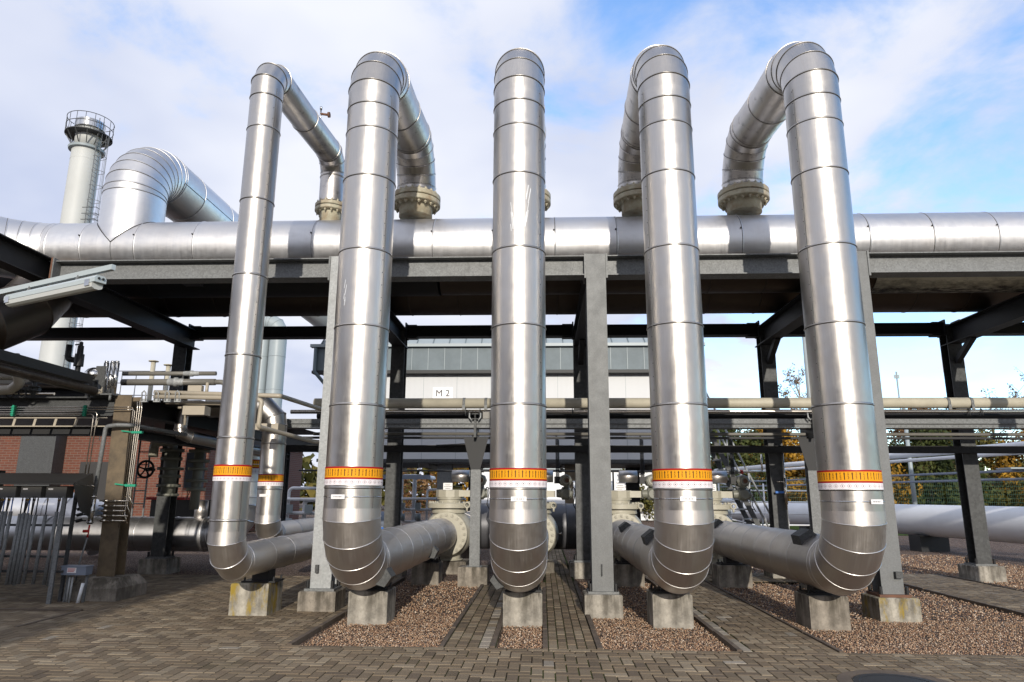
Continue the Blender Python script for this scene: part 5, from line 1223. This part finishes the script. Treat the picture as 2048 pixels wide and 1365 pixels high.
# ================================================================== BUILDINGS
def chimney():
    X, Y = -29.45, 40; T = Thing('chimney', (X, Y, 0), 'tall off-white round chimney with a railed top platform at upper left', 'chimney')
    m = MB(); m.cyl((X, Y, 0), (X, Y, 23.3), .84, 64, caps=False); m.cyl((X, Y, 23.3), (X, Y, 24.8), .76, 64); T.part('shaft', m, M['offwhite'])
    m = MB(); m.lathe((X, Y, 23.1), (0,0,1), [(0, .84), (.02, 1.03), (.16, 1.06), (.18, .84)], 56, flat=True); T.part('collar_ring', m, M['zinc_light'])
    m = MB(); m.lathe((X, Y, 22.4), (0,0,1), [(0, .841), (.0, .848), (.06, .848), (.06, .841)], 56, flat=True); T.part('weld_band', m, M['offwhite'])
    m = MB(); m.lathe((X, Y, 24.75), (0,0,1), [(-.10, .77), (-.10, .88), (.40, .88), (.40, .74), (.2, .72)], 56, flat=True); T.part('steel_cap', m, M['steel'])
    m = MB(); m.lathe((X, Y, 24.15), (0,0,1), [(0, .77), (0, 1.36), (.06, 1.36), (.06, .77)], 48, flat=True); T.part('platform', m, M['galv_dark'])
    for k in range(12):
        a = 2*math.pi*k/12; m = MB(); m.bar((X+.86*math.cos(a), Y+.86*math.sin(a), 23.4), (X+1.3*math.cos(a), Y+1.3*math.sin(a), 24.15), .05, .05); T.part('bracket', m, M['galv_dark'])
    for k in range(16):
        a = 2*math.pi*k/16; m = MB(); m.cyl((X+1.34*math.cos(a), Y+1.34*math.sin(a), 24.2), (X+1.34*math.cos(a), Y+1.34*math.sin(a), 25.3), .018, 6); T.part('rail_post', m, M['galv_dark'])
    for z in (24.75, 25.3):
        m = MB(); m.tube([(X+1.34*math.cos(R(q)), Y+1.34*math.sin(R(q)), z) for q in range(0, 361, 12)], .022, 6, caps=False); T.part('rail', m, M['galv_dark'])
    lx, ly = X+1.08, Y-.35
    for dy in (-.22, .22):
        m = MB(); m.cyl((lx-.1, ly+dy, 3), (lx-.1, ly+dy, 25.2), .028, 6); T.part('ladder_stile', m, M['galv'])
    for k in range(75):
        m = MB(); m.cyl((lx-.1, ly-.22, 3.2+.29*k), (lx-.1, ly+.22, 3.2+.29*k), .014, 5); T.part('ladder_rung', m, M['galv'])
    for k in range(21):
        z = 3.5+1.0*k; m = MB(); m.tube([(lx-.1+.62*math.sin(a), ly-.34*math.cos(a), z) for a in [R(q) for q in range(0, 181, 20)]], .016, 5); T.part('cage_hoop', m, M['galv'])
    for a in (35, 65, 90, 115, 145):
        m = MB(); m.cyl((lx-.1+.62*math.sin(R(a)), ly-.34*math.cos(R(a)), 3.5), (lx-.1+.62*math.sin(R(a)), ly-.34*math.cos(R(a)), 24.0), .012, 5); T.part('cage_bar', m, M['galv'])
    m = MB(); m.box((lx-.35, ly-.5, 17.3), (lx+.75, ly+.6, 17.36)); T.part('rest_platform', m, M['galv_dark'])
    for z in (17.7, 18.1, 18.5, 18.9):
        m = MB(); m.tube([(lx-.2, ly-.5, z), (lx+.7, ly-.5, z), (lx+.7, ly+.6, z), (lx-.2, ly+.6, z)], .02, 6); T.part('rest_rail', m, M['galv_dark'])
chimney()
def m2_building():
    T = Thing('raised_building', (-1, 22, 0), 'white clad building with grey zinc eaves on stilts behind the pipes, signed M 2', 'building')
    x0, x1, ya, yb = -7.05, 4.75, 22.0, 25.6
    m = MB(); m.box((x0, ya, 2.58), (x1, yb, 5.40)); T.part('wall', m, M['panel'])
    m = MB()
    for k in range(1, 12): m.box((x0+k*1.08-.006, ya-.006, 2.6), (x0+k*1.08+.006, ya-.001, 5.36))
    T.part('panel_joints', m, M['zinc_light'])
    m = MB(); m.box((x0-.3, ya-.28, 5.40), (x1+.3, yb+.3, 6.14)); e = T.part('zinc_band', m, M['seam'])
    k = 0
    while x0-.3+k*.53 < x1+.3: m = MB(); m.box((x0-.3+k*.53-.007, ya-.300, 5.41), (x0-.3+k*.53+.007, ya-.281, 6.13)); k += 1; T.part('standing_seam', m, M['zinc_light'], e)
    m = MB(); m.box((x0-.36, ya-.30, 5.30), (x1+.36, ya+.02, 5.392)); T.part('soffit_edge', m, M['black'], e)
    m = MB(); m.box((x0-.42, ya-.42, 6.145), (x1+.42, ya-.20, 6.24)); T.part('gutter', m, M['zinc_light'])
    m = MB(); m.v = [(x0-.3, ya-.2, 6.16), (x1+.3, ya-.2, 6.16), (x1+.1, ya+.6, 6.75), (x0-.1, ya+.6, 6.75), (x0-.3, yb+.3, 6.16), (x1+.3, yb+.3, 6.16), (x1+.1, yb-.4, 6.75), (x0-.1, yb-.4, 6.75)]
    for f in ((0,1,2,3),(5,4,7,6),(4,0,3,7),(1,5,6,2),(3,2,6,7)): m.face(f)
    rf = T.part('roof', m, M['zinc_light'])
    m = MB(); k = 0
    while x0-.2+k*.53 < x1+.1: q = x0-.2+k*.53; m.bar((q, ya-.19, 6.175), (q+(-.02), ya+.59, 6.755), .03, .04); k += 1
    T.part('roof_seams', m, M['seam'], rf)
    m = MB(); m.tube(fillet([(x0-.25, ya-.36, 6.15), (x0-.25, ya-.36, 5.35), (x0+.06, ya-.08, 4.95), (x0+.06, ya-.08, 2.6)], .08, 4), .055, 12); T.part('downpipe', m, M['seam'])
    m = MB(); m.box((x0, ya, 2.46), (x1, yb, 2.575)); m.box((x0-.1, ya-.03, 2.50), (x1+.1, ya-.002, 2.60)); T.part('floor_slab', m, M['galv_dark'])
    for i in range(9): 
        q = x0+.7+i*1.4; m = MB(); m.ibeam((q, ya+.05, 2.38), (q, yb-.05, 2.38), .16, .1, .012, .01); T.part('floor_joist', m, M['dark'])
    for q, mat in ((-6.6, 'galv'), (-3.1, 'galv'), (.95, 'tan_steel'), (4.3, 'galv')):
        m = MB(); m.ibeam((q, ya+.45, 0), (q, ya+.45, 2.46), .4, .46, .02, .014, up=(0, 1, 0)); T.part('stilt', m, M[mat])
    for q in (-2.4, 3.2):
        m = MB(); m.ibeam((q, yb-.4, 0), (q, yb-.4, 2.46), .4, .44, .02, .014, up=(0, 1, 0)); T.part('stilt', m, M['dark'])
    s = MB(); s.box((-3.50, ya-.022, 4.49), (-2.86, ya-.002, 4.88)); sp = T.part('sign_plate', s, M['plate'], label='white sign reading M 2')
    cu = bpy.data.curves.new('sign_text', 'FONT'); cu.body = 'M 2'; cu.size = .30; cu.align_x = 'CENTER'; cu.align_y = 'CENTER'; cu.extrude = .002; cu.offset = 0
    to = bpy.data.objects.new('tmp', cu); COL.objects.link(to)
    dg = bpy.context.evaluated_depsgraph_get(); me = bpy.data.meshes.new_from_object(to.evaluated_get(dg)); bpy.data.objects.remove(to)
    me.materials.clear(); me.materials.append(M['ink']); o = bpy.data.objects.new('sign_text', me); COL.objects.link(o); o.parent = sp
    o.location = Vector((-3.18, ya-.0265, 4.68))-Vector(T.p); o.rotation_euler = (R(90), 0, 0)
    m = MB(); m.hexa([(-4.95, ya-.25, 4.36), (-4.75, ya-.25, 4.43), (-4.75, ya-.15, 4.43), (-4.95, ya-.15, 4.36), (-4.95, ya-.25, 4.42), (-4.70, ya-.25, 4.54), (-4.70, ya-.15, 4.54), (-4.95, ya-.15, 4.42)]); T.part('wall_lamp', m, M['bluegrey'])
m2_building()
def skid():
    # process skid seen through the undercroft
    T = Thing('process_skid', (-4.2, 19, 0), 'dark pump skid with a grey cabinet behind the left back column', 'machine')
    m = MB(); m.box((-5.4, 18.6, .5), (-3.5, 19.8, .58)); T.part('base_frame', m, M['bluegrey'])
    for x in (-5.3, -3.6):
        m = MB(); m.bar((x, 18.7, 0), (x, 18.7, 2.35), .1, .1); T.part('leg', m, M['dark'])
    m = MB(); m.box((-5.4, 18.62, 2.2), (-3.3, 18.75, 2.32)); T.part('top_beam', m, M['dark'])
    m = MB(); m.cyl((-4.9, 18.9, .82), (-4.1, 18.9, .82), .24, 24); m.box((-4.8, 18.7, .58), (-4.2, 19.1, .7)); T.part('motor', m, M['bluegrey'])
    for x in (-4.9, -4.55):
        m = MB(); m.cyl((x, 18.8, 1.3), (x+.14, 18.8, 1.3), .2, 24); T.part('drum', m, M['steel'])
    m = MB(); m.box((-4.75, 18.7, 1.2), (-4.45, 18.9, 1.9)); T.part('cabinet', m, M['clad_dark'])
    m = MB(); m.box((-5.0, 18.58, 1.95), (-4.4, 18.6, 2.1)); T.part('name_plate', m, M['plate'])
    m = MB(); m.box((-4.3, 18.68, .6), (-3.95, 18.78, .66)); m.cyl((-3.9, 18.7, .55), (-3.9, 18.7, .85), .04, 8); T.part('valve_handle', m, M['blue'])
    # white pipework blocks in the distance
    for i, (x, y, l) in enumerate(((-6.6, 21, 'white pipe manifold between the short looped pipe and the pale front column'), (-4.4, 27, 'white pipe manifold in bright sun under the raised building'), (5.2, 24, 'white pipe manifold behind the fourth valve'))):
        T = Thing('pipe_manifold', (x, y, 0), l, 'pipework', 'white pipe manifolds beyond the columns')
        for k in range(5):
            m = MB(); q = x-1.0+.5*k; h = rnd.uniform(1.1, 2.2); m.tube(fillet([(q, y, 0), (q, y, h), (q+.5, y, h), (q+.5, y+1.5, h)], .12, 4), rnd.uniform(.04, .09), 12); T.part('riser', m, M['whitepipe'])
        for z in (.5, .95, 1.35):
            m = MB(); m.cyl((x-1.4, y-.1, z), (x+1.5, y-.1, z), .05, 12); T.part('cross_pipe', m, M['whitepipe'])
        for k in range(4):
            m = MB(); q = x-.9+.6*k; m.cyl((q, y-.2, .55), (q, y-.2, .8), .11, 12); m.box((q-.1, y-.28, .95), (q+.1, y-.15, 1.2)); T.part('valve_block', m, M['zinc_light'])
    T = Thing('white_hall', (3, 45, 0), 'low white hall in the distance under the raised building', 'building')
    m = MB(); m.box((-4.4, 45, 0), (7.0, 55, 3.1)); T.part('wall', m, M['white']); m = MB(); m.box((-4.6, 44.8, 3.105), (7.2, 55.2, 3.3)); T.part('roof', m, M['zinc_light'])
    for q in (-2.7, 1.6):
        m = MB(); m.box((q, 44.97, .8), (q+.9, 44.995, 2.4)); T.part('window', m, M['zinc_light'])
    T = Thing('steel_stair_rail', (1.6, 21, 0), 'white tubular handrail beside the middle walkway behind the middle pipe', 'railing')
    m = MB()
    for z in (.6, 1.1, 1.5, 1.9): m.cyl((.9, 21, z), (2.1, 21, z), .02, 8)
    T.part('rails', m, M['white'])
    for x in (.95, 2.05):
        m = MB(); m.cyl((x, 21, 0), (x, 21, 1.92), .03, 8); T.part('rail_post', m, M['white'])
    T = Thing('thin_crossbar', (0, 20, 2.2), 'thin dark horizontal bar seen under the raised building', 'rail')
    m = MB(); m.cyl((-7, 20, 2.17), (4.6, 20, 2.17), .025, 8); T.part('bar', m, M['dark'])
    for x in (-6, -1.9, 2.0, 4.4):
        m = MB(); m.cyl((x, 20, 0), (x, 20, 2.17), .025, 8); T.part('upright', m, M['dark'])
    m = MB(); m.box((-6.2, 19.9, 1.93), (-3.2, 20.1, 2.05)); single('grey_lintel', m, M['bluegrey'], (-4.7, 20, 2), 'short grey horizontal beam left of the grey stilt under the raised building', 'beam')
    for (x, y, z0, z1, r, l) in ((-2.05, 14.4, 1.7, 2.33, .02, 'left'), (-1.95, 14.4, 1.7, 2.33, .03, 'middle'), (-1.86, 14.4, 1.7, 2.33, .02, 'right')):
        pass
skid()
def brick_building():
    T = Thing('brick_building', (-25, 25, 0), 'low red brick building with slate blue roof edge behind the left rack', 'building')
    m = MB(); m.box((-45, 25, 0), (-12.1, 35, 3.62)); T.part('wall', m, M['brick'])
    m = MB(); m.box((-45.2, 24.8, 3.64), (-11.9, 35.2, 3.95)); T.part('roof_edge', m, M['bluegrey'])
    m = MB(); m.box((-45, 26, 3.955), (-21.3, 26.6, 6.0)); T.part('upper_wall', m, M['brick'])
    for x0, x1, d in ((-18.8, -17.5, .6), (-22.5, -21, .6)):
        m = MB(); m.box((x0, 25-d, 0), (x1, 24.99, 4.3)); T.part('concrete_pier', m, M['zinc_light'] if 0 else M['galv_dark'])
    m = MB(); m.box((-16.6, 24.6, 0), (-15.4, 24.98, 2.6)); T.part('vent_housing', m, M['box_dark'])
    # pale blue flat roofed block with twin vents behind
    T = Thing('vent_block', (-14.5, 33, 0), 'twin cream vent pipes with round rain caps left of the first back column', 'vents')
    for x, h in ((-10.79, 5.08), (-10.35, 4.97)):
        m = MB(); m.cyl((x, 18.5, 2.9), (x, 18.5, h), .062, 20); T.part('vent_pipe', m, M['clad_beige']); m = MB(); m.lathe((x, 18.5, h), (0,0,1), [(0, .06), (0, .125), (.012, .135), (.024, .125), (.04, .02)], 24); T.part('rain_cap', m, M['flange'])
    T = Thing('roof_railing', (-11, 18.2, 4), 'thin grey guard railing behind the vent pipes at left', 'railing')
    for z in (4.25, 4.6, 4.95):
        m = MB(); m.cyl((-12.6, 19.2, z), (-10.3, 19.2, z-.02), .012, 6); T.part('rail', m, M['galv'])
    for k in range(6):
        m = MB(); m.cyl((-12.5+.42*k, 19.2, 2.95), (-12.5+.42*k, 19.2, 4.95), .014, 6); T.part('rail_post', m, M['galv'])
brick_building()

# ================================================================== RIGHT YARD
def right_yard():
    d = Vector((-2.6, 15.7, 0)).normalized()
    def P(base, t, z): b = Vector(base)+d*t; return (b.x, b.y, z)
    T = Thing('white_pipeline', (11.9, 18.3, 0), 'fat white pipeline lying low across the gravel yard at right', 'pipe')
    b0 = (13.4, 9.2)
    pts = [P((13.35, 9.5, 0), t, .83) for t in (0, 5, 10, 15, 20, 25, 30)]
    m = MB(); m.tube(pts, .45, 48); T.part('pipe_wall', m, M['whitepipe'])
    for t in (6.2, 12.3, 18.5, 24):
        m = MB(); c = Vector(P((13.35, 9.5, 0), t, 0)); m.obox(c+V(0,0,.15), d, d.cross(V(0,0,1)), V(0,0,1), .25, .45, .26); T.part('support_block', m, M['dark'])
    for off, z, r, mat, l in ((0.1, 2.86, .10, 'whitepipe', 'upper white pipe of the raised pair crossing above the yard at right'), (-.12, 2.66, .055, 'whitepipe', 'lower thinner white pipe of the raised pair at right'), (.0, 2.20, .035, 'bluegrey', 'dark blue grey rail under the raised white pipes'), (.0, 1.98, .035, 'bluegrey', 'lowest blue grey rail under the raised white pipes')):
        m = MB(); m.tube([P((14.3+off, 9.5, 0), t, z) for t in (0, 10, 20, 30)], r, 20)
        single('raised_pipe', m, M[mat], P((14.3+off, 9.5, 0), 10, z), l, 'pipe', 'raised pipes beyond the yard')
    for k, t in enumerate((3, 9.8, 18, 26)):
        T = Thing('pipe_trestle', P((14.3, 9.5, 0), t, 0), ('trestle outside the right edge', 'dark trestle under the raised white pipes beside the far right column', 'second dark trestle, behind the rightmost pipe', 'farthest dark trestle under the raised pipes')[k], 'support', 'trestles under the raised pipes')
        for s in (-.35, .35):
            m = MB(); c = Vector(P((14.3+s, 9.5, 0), t, 0)); m.bar(c, c+V(0,0,2.7), .09, .09); T.part('leg', m, M['bluegrey'])
        m = MB(); c = Vector(P((14.3, 9.5, 0), t, 2.72)); m.obox(c, (1,0,0), (0,1,0), (0,0,1), .55, .06, .05); T.part('cross_arm', m, M['galv'])
        m = MB(); c = Vector(P((14.3, 9.5, 0), t, 2.25)); m.obox(c, (1,0,0), (0,1,0), (0,0,1), .5, .3, .02); T.part('tray', m, M['zinc_light'])
    for (x, y, h, r0, r1, l) in ((7.65, 20, 8.2, .095, .055, 'tall pale tapered lamp pole just left of the rightmost looped pipe'), (13.3, 26, 4.7, .085, .06, 'slim pale pole between the last front column and the far right column')):
        T = Thing('lamp_pole', (x, y, 0), l, 'pole'); m = MB(); m.cyl((x, y, 0), (x, y, h), r0, 16, r2=r1); T.part('pole', m, M['zinc_light'])
        m = MB(); m.lathe((x, y, h), (0,0,1), [(0, .06), (.03, .1), (.14, .1), (.17, .0)], 14); T.part('lamp_head', m, M['zinc_light'])
    T = Thing('radio_mast', (29, 56, 0), 'very thin distant mast rising above the trees at right', 'mast')
    m = MB(); m.cyl((28.4, 56, 0), (28.4, 56, 11.3), .07, 6); T.part('pole', m, M['zinc_light']); m = MB(); m.bar((28.2, 56, 10.9), (28.6, 56, 10.9), .05, .3); T.part('antenna', m, M['zinc_light'])
    # fence
    for k in range(12):
        x = 8.5+3.0*k; T = Thing('fence_panel', (x, 37, 0), 'green wire mesh fence bay before the trees, %s counted from the left' % ('first', 'second', 'third', 'fourth', 'fifth', 'sixth', 'seventh', 'eighth', 'ninth', 'tenth', 'eleventh', 'twelfth')[k], 'fence', 'bays of the green mesh fence')
        m = MB(); m.bar((x, 37, 0), (x, 37, 2.5), .09, .07); T.part('post', m, M['fence'])
        m = MB()
        for q in range(13): m.box((x+.05, 36.99, .05+.2*q), (x+2.95, 37.0, .05+.2*q+.012))
        for q in range(29): m.box((x+.05+.1*q, 36.982, .03), (x+.05+.1*q+.009, 36.99, 2.45))
        T.part('wire_mesh', m, M['fence'])
    # steel stair
    T = Thing('steel_stair', (5.3, 18.5, 0), 'steep galvanised stair with pipe handrails right of the fourth looped pipe', 'stair')
    a, b = V(5.75, 18.6, .05), V(4.25, 18.6, 3.3)
    for y in (18.2, 18.95):
        m = MB(); off = V(0, y-18.6, 0); m.bar(a+off, b+off, .04, .12); T.part('stringer', m, M['galv_dark'])
        for h in (.5, .95):
            m = MB(); m.cyl(a+off+V(.0,0,h), b+off+V(.0,0,h), .024, 8); T.part('handrail', m, M['galv_light'])
        for t in (0, .33, .66, 1):
            p = a+(b-a)*t+off; m = MB(); m.cyl(p, p+V(0,0,.95), .022, 8); T.part('rail_post', m, M['galv_light'])
    for k in range(13):
        t = (k+.5)/13; p = a+(b-a)*t; m = MB(); m.obox(p, (1,0,0), (0,1,0), (0,0,1), .12, .34, .015); T.part('tread', m, M['galv_light'])
    T = Thing('low_railing', (6.5, 26, 0), 'white tubular railing beyond the stair, in front of the trees', 'railing')
    for z in (.5, .9, 1.3, 1.7):
        m = MB(); m.tube([(6.3, 26, z+.3), (7.6, 26, z), (8.2, 26, z), (9.6, 26, z)], .025, 8); T.part('rail', m, M['white'])
    for x in (6.4, 7.2, 8.0, 8.8, 9.6):
        m = MB(); m.cyl((x, 26, 0), (x, 26, 1.95), .03, 8); T.part('rail_post', m, M['white'])
    # tubing with blue valve on the back column
    T = Thing('sample_valve', (4.62, 13.9, 1.6), 'small valve with a blue lever on the column left of the rightmost looped pipe', 'valve')
    m = MB(); m.cyl((4.70, 13.92, 1.25), (4.70, 13.92, 2.35), .018, 10); m.cyl((4.70, 13.92, 1.35), (4.70, 13.92, 1.85), .032, 10); m.cyl((4.55, 13.92, 1.78), (4.72, 13.92, 1.78), .012, 8); T.part('tube', m, M['tube'])
    m = MB(); m.box((4.50, 13.88, 1.56), (4.66, 13.90, 1.60)); T.part('lever', m, M['blue'])
    T = Thing('red_capped_spout', (4.3, 17.5, 2.2), 'horizontal valve spout with a red collar left of the back column at right', 'valve')
    m = MB(); m.cyl((3.75, 15.2, 1.99), (4.7, 15.2, 2.02), .022, 10); m.cyl((4.68, 15.2, 2.0), (4.68, 15.2, 2.38), .018, 10); T.part('spout', m, M['tube'])
    for x in (3.85, 3.98, 4.1):
        m = MB(); m.cyl((x, 15.2, 2.0), (x+.06, 15.2, 2.0), .05, 14); T.part('valve_block', m, M['valve_grey'])
    m = MB(); m.cyl((4.22, 15.2, 2.005), (4.27, 15.2, 2.005), .045, 14); T.part('collar', m, M['red'])
    # manhole
    T = Thing('manhole', (2.92, 6.25, 0), 'round manhole cover with a concrete ring at the bottom right edge', 'manhole')
    m = MB(); m.lathe((2.92, 6.28, 0), (0,0,1), [(-.02, .36), (.004, .36), (.004, .47), (-.02, .47)], 56, flat=True); T.part('concrete_ring', m, M['kerb'])
    m = MB(); m.lathe((2.92, 6.28, 0), (0,0,1), [(.0, .355), (.005, .35), (.005, .30), (.002, .295), (.002, .0)], 56, flat=True); T.part('cover', m, M['black'])
    # fallen leaves in the patch at left
right_yard()

# ================================================================== TREES
rs = np.random.RandomState(11)
def tree(x, y, h, w, mat, label, trunk='bark', n=5200, base=.0, name='tree', group='trees beyond the green fence', leaf=.16, bare=False, cat='tree'):
    T = Thing(name, (x, y, 0), label, cat, group)
    m = MB(); cz = h*(.55+.1*base); lean = rs.uniform(-.3, .3); top = Vector((x+lean, y, h*.93))
    r = .035*h*.5; p0 = Vector((x, y, -.05)); pts = [p0+(top-p0)*t+Vector((rs.uniform(-.08, .08)*h*.1, 0, 0)) for t in (0, .25, .5, .75, 1)]
    m.tube(pts, [r, r*.8, r*.58, r*.34, r*.1], 8)
    tips = []
    for k in range(26 if bare else 16):
        t = rs.uniform(.22, .9); s0 = p0+(top-p0)*t; a = rs.uniform(0, 2*math.pi); L = w*.5*rs.uniform(.55, 1.05)*(1-.45*abs(t-.45)); e = s0+Vector((math.cos(a)*L, math.sin(a)*L, L*rs.uniform(.35, 1.0)))
        mid = (s0+e)/2+Vector((0, 0, -.08*L)); m.tube([s0, mid, e], [r*.32*(1-t*.5), r*.2*(1-t*.5), r*.05], 5, caps=False); tips.append((mid, e))
        for q in range(7 if bare else 2):
            f = rs.uniform(.3, 1); b0 = s0+(e-s0)*f; e2 = b0+Vector((rs.uniform(-1, 1), rs.uniform(-1, 1), rs.uniform(-.2, .9)))*L*.4; m.tube([b0, (b0+e2)/2+Vector((0,0,.03*L)), e2], [r*.09, r*.06, r*.02], 4, caps=False); tips.append((b0, e2))
    T.part('trunk', m, M[trunk])
    # crown: leaf quads gathered in clumps round branch ends
    nc = 70; C = []
    for k in range(nc):
        a = rs.uniform(0, 2*math.pi); zz = rs.uniform(base, 1)**.85; prof = math.sin(math.pi*min(1, (zz-base)/(1-base)*.82+.16)); rr = w*.5*prof*math.sqrt(rs.uniform(.1, 1)); C.append((x+lean*zz+rr*math.cos(a), y+rr*math.sin(a), h*(.02+.95*zz), rs.uniform(.35, .8)*w*.17, rs.uniform(0, 1)))
    if bare: C = [(*((t1+(t2-t1)*rs.uniform(.3, 1)).to_tuple()), .28, rs.uniform(0, 1)) for t1, t2 in tips for _ in range(1)]
    C = np.array(C); idx = rs.randint(0, len(C), n); c = C[idx]
    dirs = rs.normal(size=(n, 3)); dirs /= np.linalg.norm(dirs, axis=1)[:, None]
    pos = c[:, :3]+dirs*(c[:, 3]*rs.uniform(.2, 1.15, n)**.6)[:, None]
    a1 = rs.normal(size=(n, 3)); a1 /= np.linalg.norm(a1, axis=1)[:, None]; b1 = np.cross(a1, dirs); b1 /= (np.linalg.norm(b1, axis=1)[:, None]+1e-6)
    s = leaf*rs.uniform(.5, 1.2, n)[:, None]
    vv = np.stack([pos-a1*s*.5-b1*s*.3, pos+a1*s*.5-b1*s*.25, pos+a1*s*.6+b1*s*.3, pos-a1*s*.4+b1*s*.35], 1).reshape(-1, 3)-np.array([x, y, 0])
    vv[:, 2] = np.maximum(vv[:, 2], .02)
    me = bpy.data.meshes.new('crown'); me.vertices.add(4*n); me.vertices.foreach_set('co', vv.astype(np.float32).ravel()); me.loops.add(4*n); me.loops.foreach_set('vertex_index', np.arange(4*n, dtype=np.int32)); me.polygons.add(n); me.polygons.foreach_set('loop_start', np.arange(0, 4*n, 4, dtype=np.int32)); me.update(calc_edges=True)
    at = me.attributes.new('tone', 'FLOAT', 'FACE'); at.data.foreach_set('value', np.clip(c[:, 4]*.75+rs.uniform(0, .3, n), 0, 1).astype(np.float32))
    me.materials.append(M[mat]); o = bpy.data.objects.new('crown', me); COL.objects.link(o); o.parent = T.o
    return T
TR = [(7.5, 46, 6.4, 5.5, 'leaf_olive', 'olive tree behind the steel stair', 'bark'), (11.5, 43, 6.2, 5.5, 'leaf_green', 'dark green tree right of the steel stair', 'bark'),
      (15.3, 47, 6.6, 5.5, 'leaf_gold', 'golden tree left of the rightmost looped pipe', 'birch'), (19.3, 44, 5.9, 5.5, 'leaf_gold', 'golden tree just right of the last front column', 'bark'),
      (23.0, 43, 5.6, 5.2, 'leaf_green', 'dark green bush behind the slim pale pole', 'bark'), (26.8, 46, 6.8, 6, 'leaf_olive', 'olive tree left of the far right column', 'bark'),
      (30.5, 44, 6.2, 6, 'leaf_gold', 'golden tree right of the far right column', 'bark'), (34.5, 45, 6.6, 6, 'leaf_olive', 'olive tree at the right edge', 'birch'), (38.5, 48, 7, 6, 'leaf_rust', 'russet tree at the very right edge', 'bark'),
      (9.5, 52, 7.0, 6, 'leaf_rust', 'russet tree far behind the stair', 'bark'), (29, 54, 8.6, 6, 'leaf_rust', 'russet tree topping the tree line at far right', 'bark'), (21.5, 54, 7.8, 5, 'leaf_rust', 'russet tree showing over the cream pipe right of the last column', 'bark')]
for x, y, h, w, mt, lb, tk in TR:
    tree(x, y, h, w*1.15, mt, lb, tk, n=11000 if y < 50 else 6000, leaf=.19)
tree(18.3, 50, 11.2, 5.0, 'leaf_rust', 'tall bare birch with few russet leaves against the sky beside the tall lamp pole', 'birch', n=1500, bare=True, leaf=.13, group=None)
tree(34.5, 55, 10.2, 7.0, 'leaf_rust', 'bare russet treetop above the cream pipe at far right', 'bark', n=1500, bare=True, leaf=.13, group=None)
tree(11.5, 52, 7.8, 4.0, 'leaf_rust', 'nearly bare small tree peeking over the cream pipe right of the fourth looped pipe', 'bark', n=500, bare=True, leaf=.12, group=None)
for i, (x, y, h, mt, l) in enumerate(((-7.6, 60, 5.4, 'leaf_gold', 'golden tree seen under the raised building, leftmost'), (-4.2, 62, 5.6, 'leaf_green', 'dark conifer like tree seen under the raised building beside the slim post'), (-10.5, 58, 5.8, 'leaf_rust', 'russet tree seen under the raised building at its left end'), (7.9, 60, 6, 'leaf_rust', 'bare pinkish tree seen left of the fourth looped pipe, under the girder'))):
    tree(x, y, h, 4.5, mt, l, n=2500, group=None, leaf=.2)
m = MB()
for k in range(60):
    pass
# far hedge line reads as one mass
def far_wood():
    n = 9000; x = rs.uniform(-90, 140, n); y = 75+rs.uniform(-5, 5, n); hh = 5.0+1.6*np.sin(x*.35)+1.0*np.sin(x*.9+1)
    z = hh*rs.uniform(0, 1, n)**.8; pos = np.column_stack([x, y, z]); a1 = rs.normal(size=(n, 3)); a1 /= np.linalg.norm(a1, axis=1)[:, None]; b1 = rs.normal(size=(n, 3)); b1 /= np.linalg.norm(b1, axis=1)[:, None]
    s = .75*rs.uniform(.5, 1.3, n)[:, None]; vv = np.stack([pos-a1*s-b1*s*.5, pos+a1*s-b1*s*.5, pos+a1*s+b1*s*.6, pos-a1*s+b1*s*.6], 1).reshape(-1, 3); vv[:, 2] = np.maximum(vv[:, 2], 0)
    me = bpy.data.meshes.new('far_wood'); me.vertices.add(4*n); me.vertices.foreach_set('co', vv.astype(np.float32).ravel()); me.loops.add(4*n); me.loops.foreach_set('vertex_index', np.arange(4*n, dtype=np.int32)); me.polygons.add(n); me.polygons.foreach_set('loop_start', np.arange(0, 4*n, 4, dtype=np.int32)); me.update(calc_edges=True)
    at = me.attributes.new('tone', 'FLOAT', 'FACE'); at.data.foreach_set('value', rs.uniform(0, 1, n).astype(np.float32))
    me.materials.append(M['leaf_olive']); o = bpy.data.objects.new('far_wood', me); COL.objects.link(o); tag(o, 'distant autumn wood along the horizon', 'wood', kind='stuff')
far_wood()

# building outside the frame, behind the camera on the left: added to throw shade over the left rack
def rear_building():
    T = Thing('shade_building', (-20, -14, 0), 'unseen brick building added behind the camera to shade the left rack', 'building')
    m = MB(); m.box((-45, -22, 0), (-3.9, -12, 7.3)); T.part('wall', m, M['brick'])
    m = MB(); m.box((-45.3, -22.3, 7.305), (-3.6, -11.7, 7.6)); T.part('roof', m, M['seam'])
    for k in range(9):
        m = MB(); m.box((-43+4.5*k, -11.99, 1.2), (-41+4.5*k, -11.96, 3.0)); T.part('window', m, M['box_dark'])
rear_building()
